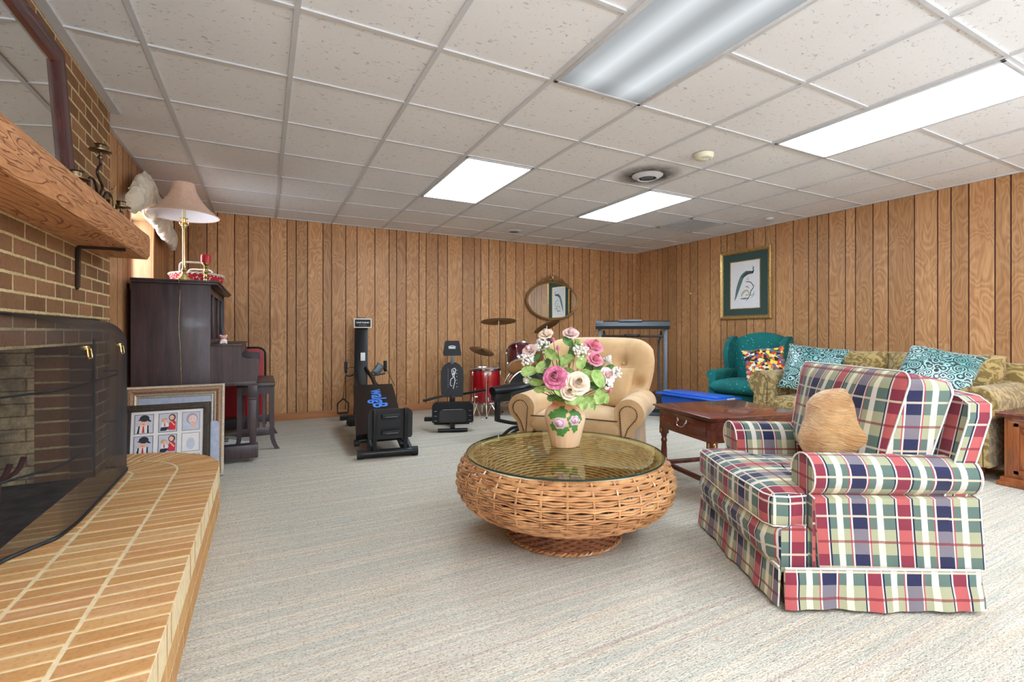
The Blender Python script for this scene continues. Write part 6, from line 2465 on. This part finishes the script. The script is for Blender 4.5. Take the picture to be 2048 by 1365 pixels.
line3(b, [(-.005, .30), (.0, .25), (.01, .21), (-.015, .19), (-.02, .13), (.0, .12)])
line3(b, [(.01, .29), (.02, .26), (.005, .24)], .005)
for k in range(9):
    b.ball(fs(-.045, .30 - k * .024), .003, 5)
for k in range(6):
    b.ball(fs(.05, .29 - k * .036), .004, 5)
b.build('printed_figure', 'whitetext', bp)
b = B()
ol = [(-.095, 0), (-.10, .03), (-.08, .155), (-.07, .165), (.07, .165), (.08, .155), (.10, .03), (.095, 0)]
fnh = lambda x, z, y: (x, .155 + y + z * .15, z + .79)
b.prism(ol, 0, .045, fnh)
hd_ = b.build('headrest', 'blackvinyl', t, smooth=50)
b = B()
b.sweep([Vector(fnh(x, z, -.002)) for x, z in ((-.038, .10), (-.02, .108), (0, .11), (.02, .108), (.038, .10), (.036, .08), (-.036, .08), (-.038, .10))], .003, 5)
b.sweep([Vector(fnh(x, z, -.002)) for x, z in ((-.03, .092), (.03, .092))], .006, 5)
b.build('badge', 'whitetext', hd_)
b = B()
b.box((-.018, .16, .70), (.018, .175, .82), .003)
b.build('headrest_post', 'greymetal', t)
b = B()
slab(b, .43, .21, .05, 0, .09, lambda x, z, y: (x, -.16 + y + z * .05, z + .105))
st_ = b.build('seat_cushion', 'blackvinyl', t)
b = B()
slab(b, .28, .13, .05, 0, .012, lambda x, z, y: (x, -.170 + y + z * .05, z + .115))
b.build('seat_underframe', 'blackplastic', st_)
b = B()
b.sweep([(-.10, -.17, .245), (.10, -.17, .245)], .004, 6)
b.build('edge_highlight_bar', 'greymetal', st_)
for sx in (-1, 1):
    for z in (.13, .18, .23):
        B().sweep([(sx * .165, -.165, z), (sx * .19, -.165, z)], .004, 5).build('vent_slot', 'greymetal', st_)
b = B()
b.box((-.02, -.12, .04), (.02, -.05, .14), .004)
b.box((-.025, -.10, .02), (.025, .30, .06), .004)
b.box((-.03, .05, .28), (.03, .12, .36), .004)
b.build('spine', 'black', t)
B().sweep([(-.155, -.12, .022), (.155, -.12, .022)], .020, 12).build('front_foot', 'black', t)
B().sweep([(-.20, .32, .022), (.20, .32, .022)], .020, 12).build('rear_foot', 'black', t)
B().sweep([(-.30, -.10, .335), (-.10, .06, .36)], .014, 8).build('arm_lever', 'black', t)
B().sweep([(.12, .12, .37), (.36, .02, .42)], .014, 8).build('arm_lever', 'black', t)
B().box((-.30, -.02, .10), (-.21, .05, .14), .01).build('foot_pad', 'rubber', t)

# ---- treadmill, console turned to the wall
t = thing('treadmill', 'grey and black treadmill standing behind the tan armchair near the corner', 'treadmill', (4.22, 4.77, 0), -41.5)
# local: -y faces the camera, +y away
for sx in (-1, 1):
    B().box((sx * .41 - .022, -.03, .02), (sx * .41 + .022, .03, 1.14), .006).build('upright', 'greymetal', t)
    b = B()
    b.sweep(smooth_path([(sx * .36, .05, 1.06), (sx * .36, .25, .98), (sx * .35, .42, .86), (sx * .36, .45, .5), (sx * .37, .46, .16)], 5), .016, 8)
    b.build('handrail', 'greymetal', t)
b = B()
b.prism([(-.07, 1.09), (-.09, 1.13), (-.06, 1.185), (.0, 1.20), (.09, 1.19), (.10, 1.12), (.05, 1.09)], -.46, .46, lambda y, z, x: (x, y, z), 4)
cs = b.build('console', 'blackplastic', t, smooth=30)
B().box((-.17, -.075, 1.185), (.12, .06, 1.212), .006).build('display_hood', 'greymetal', cs)
B().box((-.46, -.085, 1.13), (-.36, .06, 1.198), .01).build('console_end', 'greymetal', cs)
b = B()
b.box((-.40, -.02, .985), (.40, .02, 1.015), .008)
b.lathe([(.001, -.02), (.10, -.018), (.12, 0), (.10, .018), (.001, .02)], (0, 0, 1.005), 20, 1, .3)
b.build('crossbar', 'black', t)
b = B()
b.prism([(-.12, .015), (-.12, .09), (-.05, .16), (.12, .20), (.42, .19), (.50, .14), (.50, .015)], -.42, .42, lambda y, z, x: (x, y, z))
b.build('motor_hood', 'blackplastic', t)
B().box((-.44, -.13, .0), (.44, -.10, .045), .006).build('base_bar', 'greymetal', t)
b = B()
b.box((-.40, .5, .06), (.40, 1.45, .12), .01)
b.build('deck', 'black', t)
for sx in (-1, 1):
    B().box((sx * .37 - .035, .48, .11), (sx * .37 + .035, 1.48, .14), .006).build('foot_rail', 'greymetal', t)

# ---- rider: black seat on a folding frame
t = thing('exercise_rider', 'black saddle exercise rider on curved runners left of the tan armchair', 'exercise machine', (2.25, 4.30, 0), 0)
b = B()
rr_ = []
for i in range(11):
    u = i / 10
    w_ = .10 * math.sin(PI * (.12 + .8 * u)) ** .6 + .02
    x = -.24 + .50 * u
    zc = .47 + .05 * u
    ring = []
    for k in range(14):
        a = 2 * PI * k / 14
        ring.append((x, w_ * math.cos(a), zc + (.035 if math.sin(a) > 0 else .05) * math.sin(a)))
    rr_.append(ring)
b.rings(rr_)
b.build('seat', 'blackvinyl', t, smooth=60)
b = B()
b.box((-.235, -.06, .36), (-.05, .06, .47), .02)
b.box((-.205, -.03, .16), (-.165, .03, .37), .006)
b.build('seat_support', 'blackplastic', t)
B().sweep(smooth_path([(-.17, 0, .17), (0, -.02, .13), (.16, -.02, .12)], 4), .018, 8).build('lower_beam', 'black', t)
for dy in (-.05, .05):
    b = B()
    b.sweep(smooth_path([(-.06, dy, .42), (.02, dy, .30), (.03, dy, .27), (.10, dy, .14), (.12, dy, .10)], 4), .010, 8)
    b.build('link_arm', 'greymetal', t)
b = B()
b.cyl((.10, -.09, .085), (.10, -.06, .085), .055, seg=24)
b.cyl((.10, -.10, .085), (.10, -.058, .085), .012, seg=12)
b.build('pivot_wheel', 'rubber', t)
for dy in (-.22, -.12):
    b = B()
    b.sweep(smooth_path([(-.20, dy, .02), (-.16, dy, .06), (-.08, dy, .105), (.05, dy, .115), (.35, dy, .11), (.60, dy, .10)], 6), .017, 8)
    b.build('runner', 'black', t)
b = B()
b.box((-.36, -.235, .0), (-.17, -.10, .03), .008)
b.build('foot_plate', 'blackplastic', t)

# ================================================================ DRUM KIT
def lugs(b, r_, z0, z1, n, a0=0):
    for k in range(n):
        a = a0 + 2 * PI * k / n
        x, y = (r_ + .008) * math.cos(a), (r_ + .008) * math.sin(a)
        b.box((x - .009, y - .009, z0 + .03), (x + .009, y + .009, z0 + .075), .003)
        b.box((x - .009, y - .009, z1 - .075), (x + .009, y + .009, z1 - .03), .003)
        b.cyl((x, y, z0), (x, y, z1), .003, seg=5)
def drum(name, label, loc, rot, r_, h, mat, heads, legs=False, cat='drum', seglug=6):
    t = thing(name, label, cat, loc, 0, 'drums of the kit')
    t.rotation_euler = rot
    B().lathe([(r_, 0), (r_ + .001, .002), (r_ + .001, h - .002), (r_, h)], seg=48, cap=False).build('shell', mat, t)
    for z in (0, h):
        b = B()
        s_ = 1 if z else -1
        b.lathe([(r_ + .002, z - .014 * s_), (r_ + .012, z - .012 * s_), (r_ + .013, z + .008 * s_), (r_ + .004, z + .010 * s_), (r_ + .002, z - .002 * s_)], seg=48, cap=False)
        b.build('hoop', 'chrome', t)
        B().lathe([(.001, z), (r_ + .002, z + .0005 * s_), (r_ + .002, z - .002 * s_), (.001, z - .0021 * s_)], seg=40).build('head', heads[0 if z == 0 else 1], t)
    b = B()
    lugs(b, r_, 0, h, seglug, .3)
    b.build('lugs', 'chrome', t)
    if legs:
        for k in range(3):
            a = R(250 + 120 * k)
            q_ = B()
            x, y = (r_ + .025) * math.cos(a), (r_ + .025) * math.sin(a)
            q_.sweep(smooth_path([(x, y, .30), (x, y, .08), (x + .01 * math.cos(a), y + .01 * math.sin(a), -.02), (x + .06 * math.cos(a), y + .06 * math.sin(a), -.16)], 3), .006, 6)
            q_.build('leg', 'chrome', t)
            B().ball((x + .06 * math.cos(a), y + .06 * math.sin(a), -.158), .012, 8).build('rubber_foot', 'rubber', t)
    return t
drum('floor_tom', 'bright red floor tom drum standing beside the ab chair', (2.49, 5.55, .17), (0, 0, 0), .195, .42, 'drumred', ('clearskin', 'clearskin'), True)
drum('mounted_tom', 'tilted dark red tom drum with an amber head, left of the flowers', (2.84, 5.22, .62), (R(-38), R(-6), R(-26)), .165, .26, 'drumdark', ('drumhead', 'clearskin'))
drum('mounted_tom', 'second dark red tom drum mostly hidden behind the top of the flowers', (3.27, 5.36, .72), (R(-38), R(6), R(-30)), .150, .22, 'drumdark', ('drumhead', 'clearskin'))
drum('bass_drum', 'large dark bass drum lying on its side behind the saddle seat', (3.10, 5.60, .30), (R(90), 0, R(-20)), .28, .40, 'drumdark', ('rubber', 'rubber'), seglug=8)

def cymbal(b, c, r_, tilt, az, roll=0):
    m = T(*c) @ Matrix.Rotation(R(az), 4, 'Z') @ RY(roll) @ RX(tilt)
    bb = B()
    bb.lathe([(.001, .022), (.018, .020), (.032, .010), (r_ * .5, .004), (r_, -.008), (r_, -.0095), (r_ * .5, .002), (.03, .007), (.001, .019)], seg=48)
    return bb, m
def tripod(b, h0, r_, n=3, a0=90):
    for k in range(n):
        a = R(a0 + 120 * k)
        b.sweep([(0, 0, h0), (r_ * math.cos(a), r_ * math.sin(a), .012)], .006, 6)
        b.sweep([(0, 0, h0 * .35), (r_ * .5 * math.cos(a), r_ * .5 * math.sin(a), h0 * .52)], .004, 5)
def stand(name, label, x, y, h, r_, tilt, az, trip=.28, roll=0):
    t = thing(name, label, 'cymbal', (x, y, 0), 0, 'cymbals of the drum kit')
    b = B()
    b.sweep([(0, 0, .05), (0, 0, h * .55)], .011, 10)
    b.sweep([(0, 0, h * .55), (0, 0, h - .0)], .007, 8)
    b.cyl((0, 0, h * .53), (0, 0, h * .56), .016, seg=10)
    b.sweep([(-.03, 0, h * .545), (.03, 0, h * .545)], .004, 5)
    b.sweep([(0, 0, h), (0, 0, h + .03)], .004, 6)
    b.ball((0, 0, h + .03), .009, 8)
    b.build('stand', 'chrome', t)
    q = B()
    tripod(q, .34, trip)
    q.build('tripod', 'chrome', t)
    bb, m = cymbal(None, (0, 0, h), r_, tilt, az, roll)
    bb.build('cymbal', 'cymbal', t, xf=m)
    return t
stand('crash_cymbal', 'high flat cymbal on a tall chrome stand left of the oval mirror', 2.66, 5.50, 1.195, .228, -10, -26, .26, -2)
stand('hi_hat', 'low tilted cymbal on a chrome stand above the red floor tom', 2.42, 5.48, .82, .160, 15, -22, .20, 15)
stand('ride_cymbal', 'tilted cymbal peeking out above the flowers', 3.55, 5.78, 1.14, .20, -14, -30, .24, -26)
b = B()
b.sweep([(0, 0, .40), (-.01, -.01, .24), (-.05, -.03, .015)], .006, 6)
b.sweep([(-.01, -.01, .24), (.10, .02, .02)], .005, 6)
b.sweep([(-.01, 0, .24), (.02, .14, .02)], .005, 6)
b.cyl((-.012, -.02, .30), (.02, -.02, .30), .008, seg=6)
b.ball((-.05, -.03, .02), .014, 8)
b.ball((.10, .02, .018), .012, 8)
b.ball((.02, .14, .018), .012, 8)
o_ = b.build('pedal_stand', 'chrome')
o_.location = (2.18, 5.14, 0)
tag(o_, 'thin chrome stand leg in front of the red floor tom', 'stand')
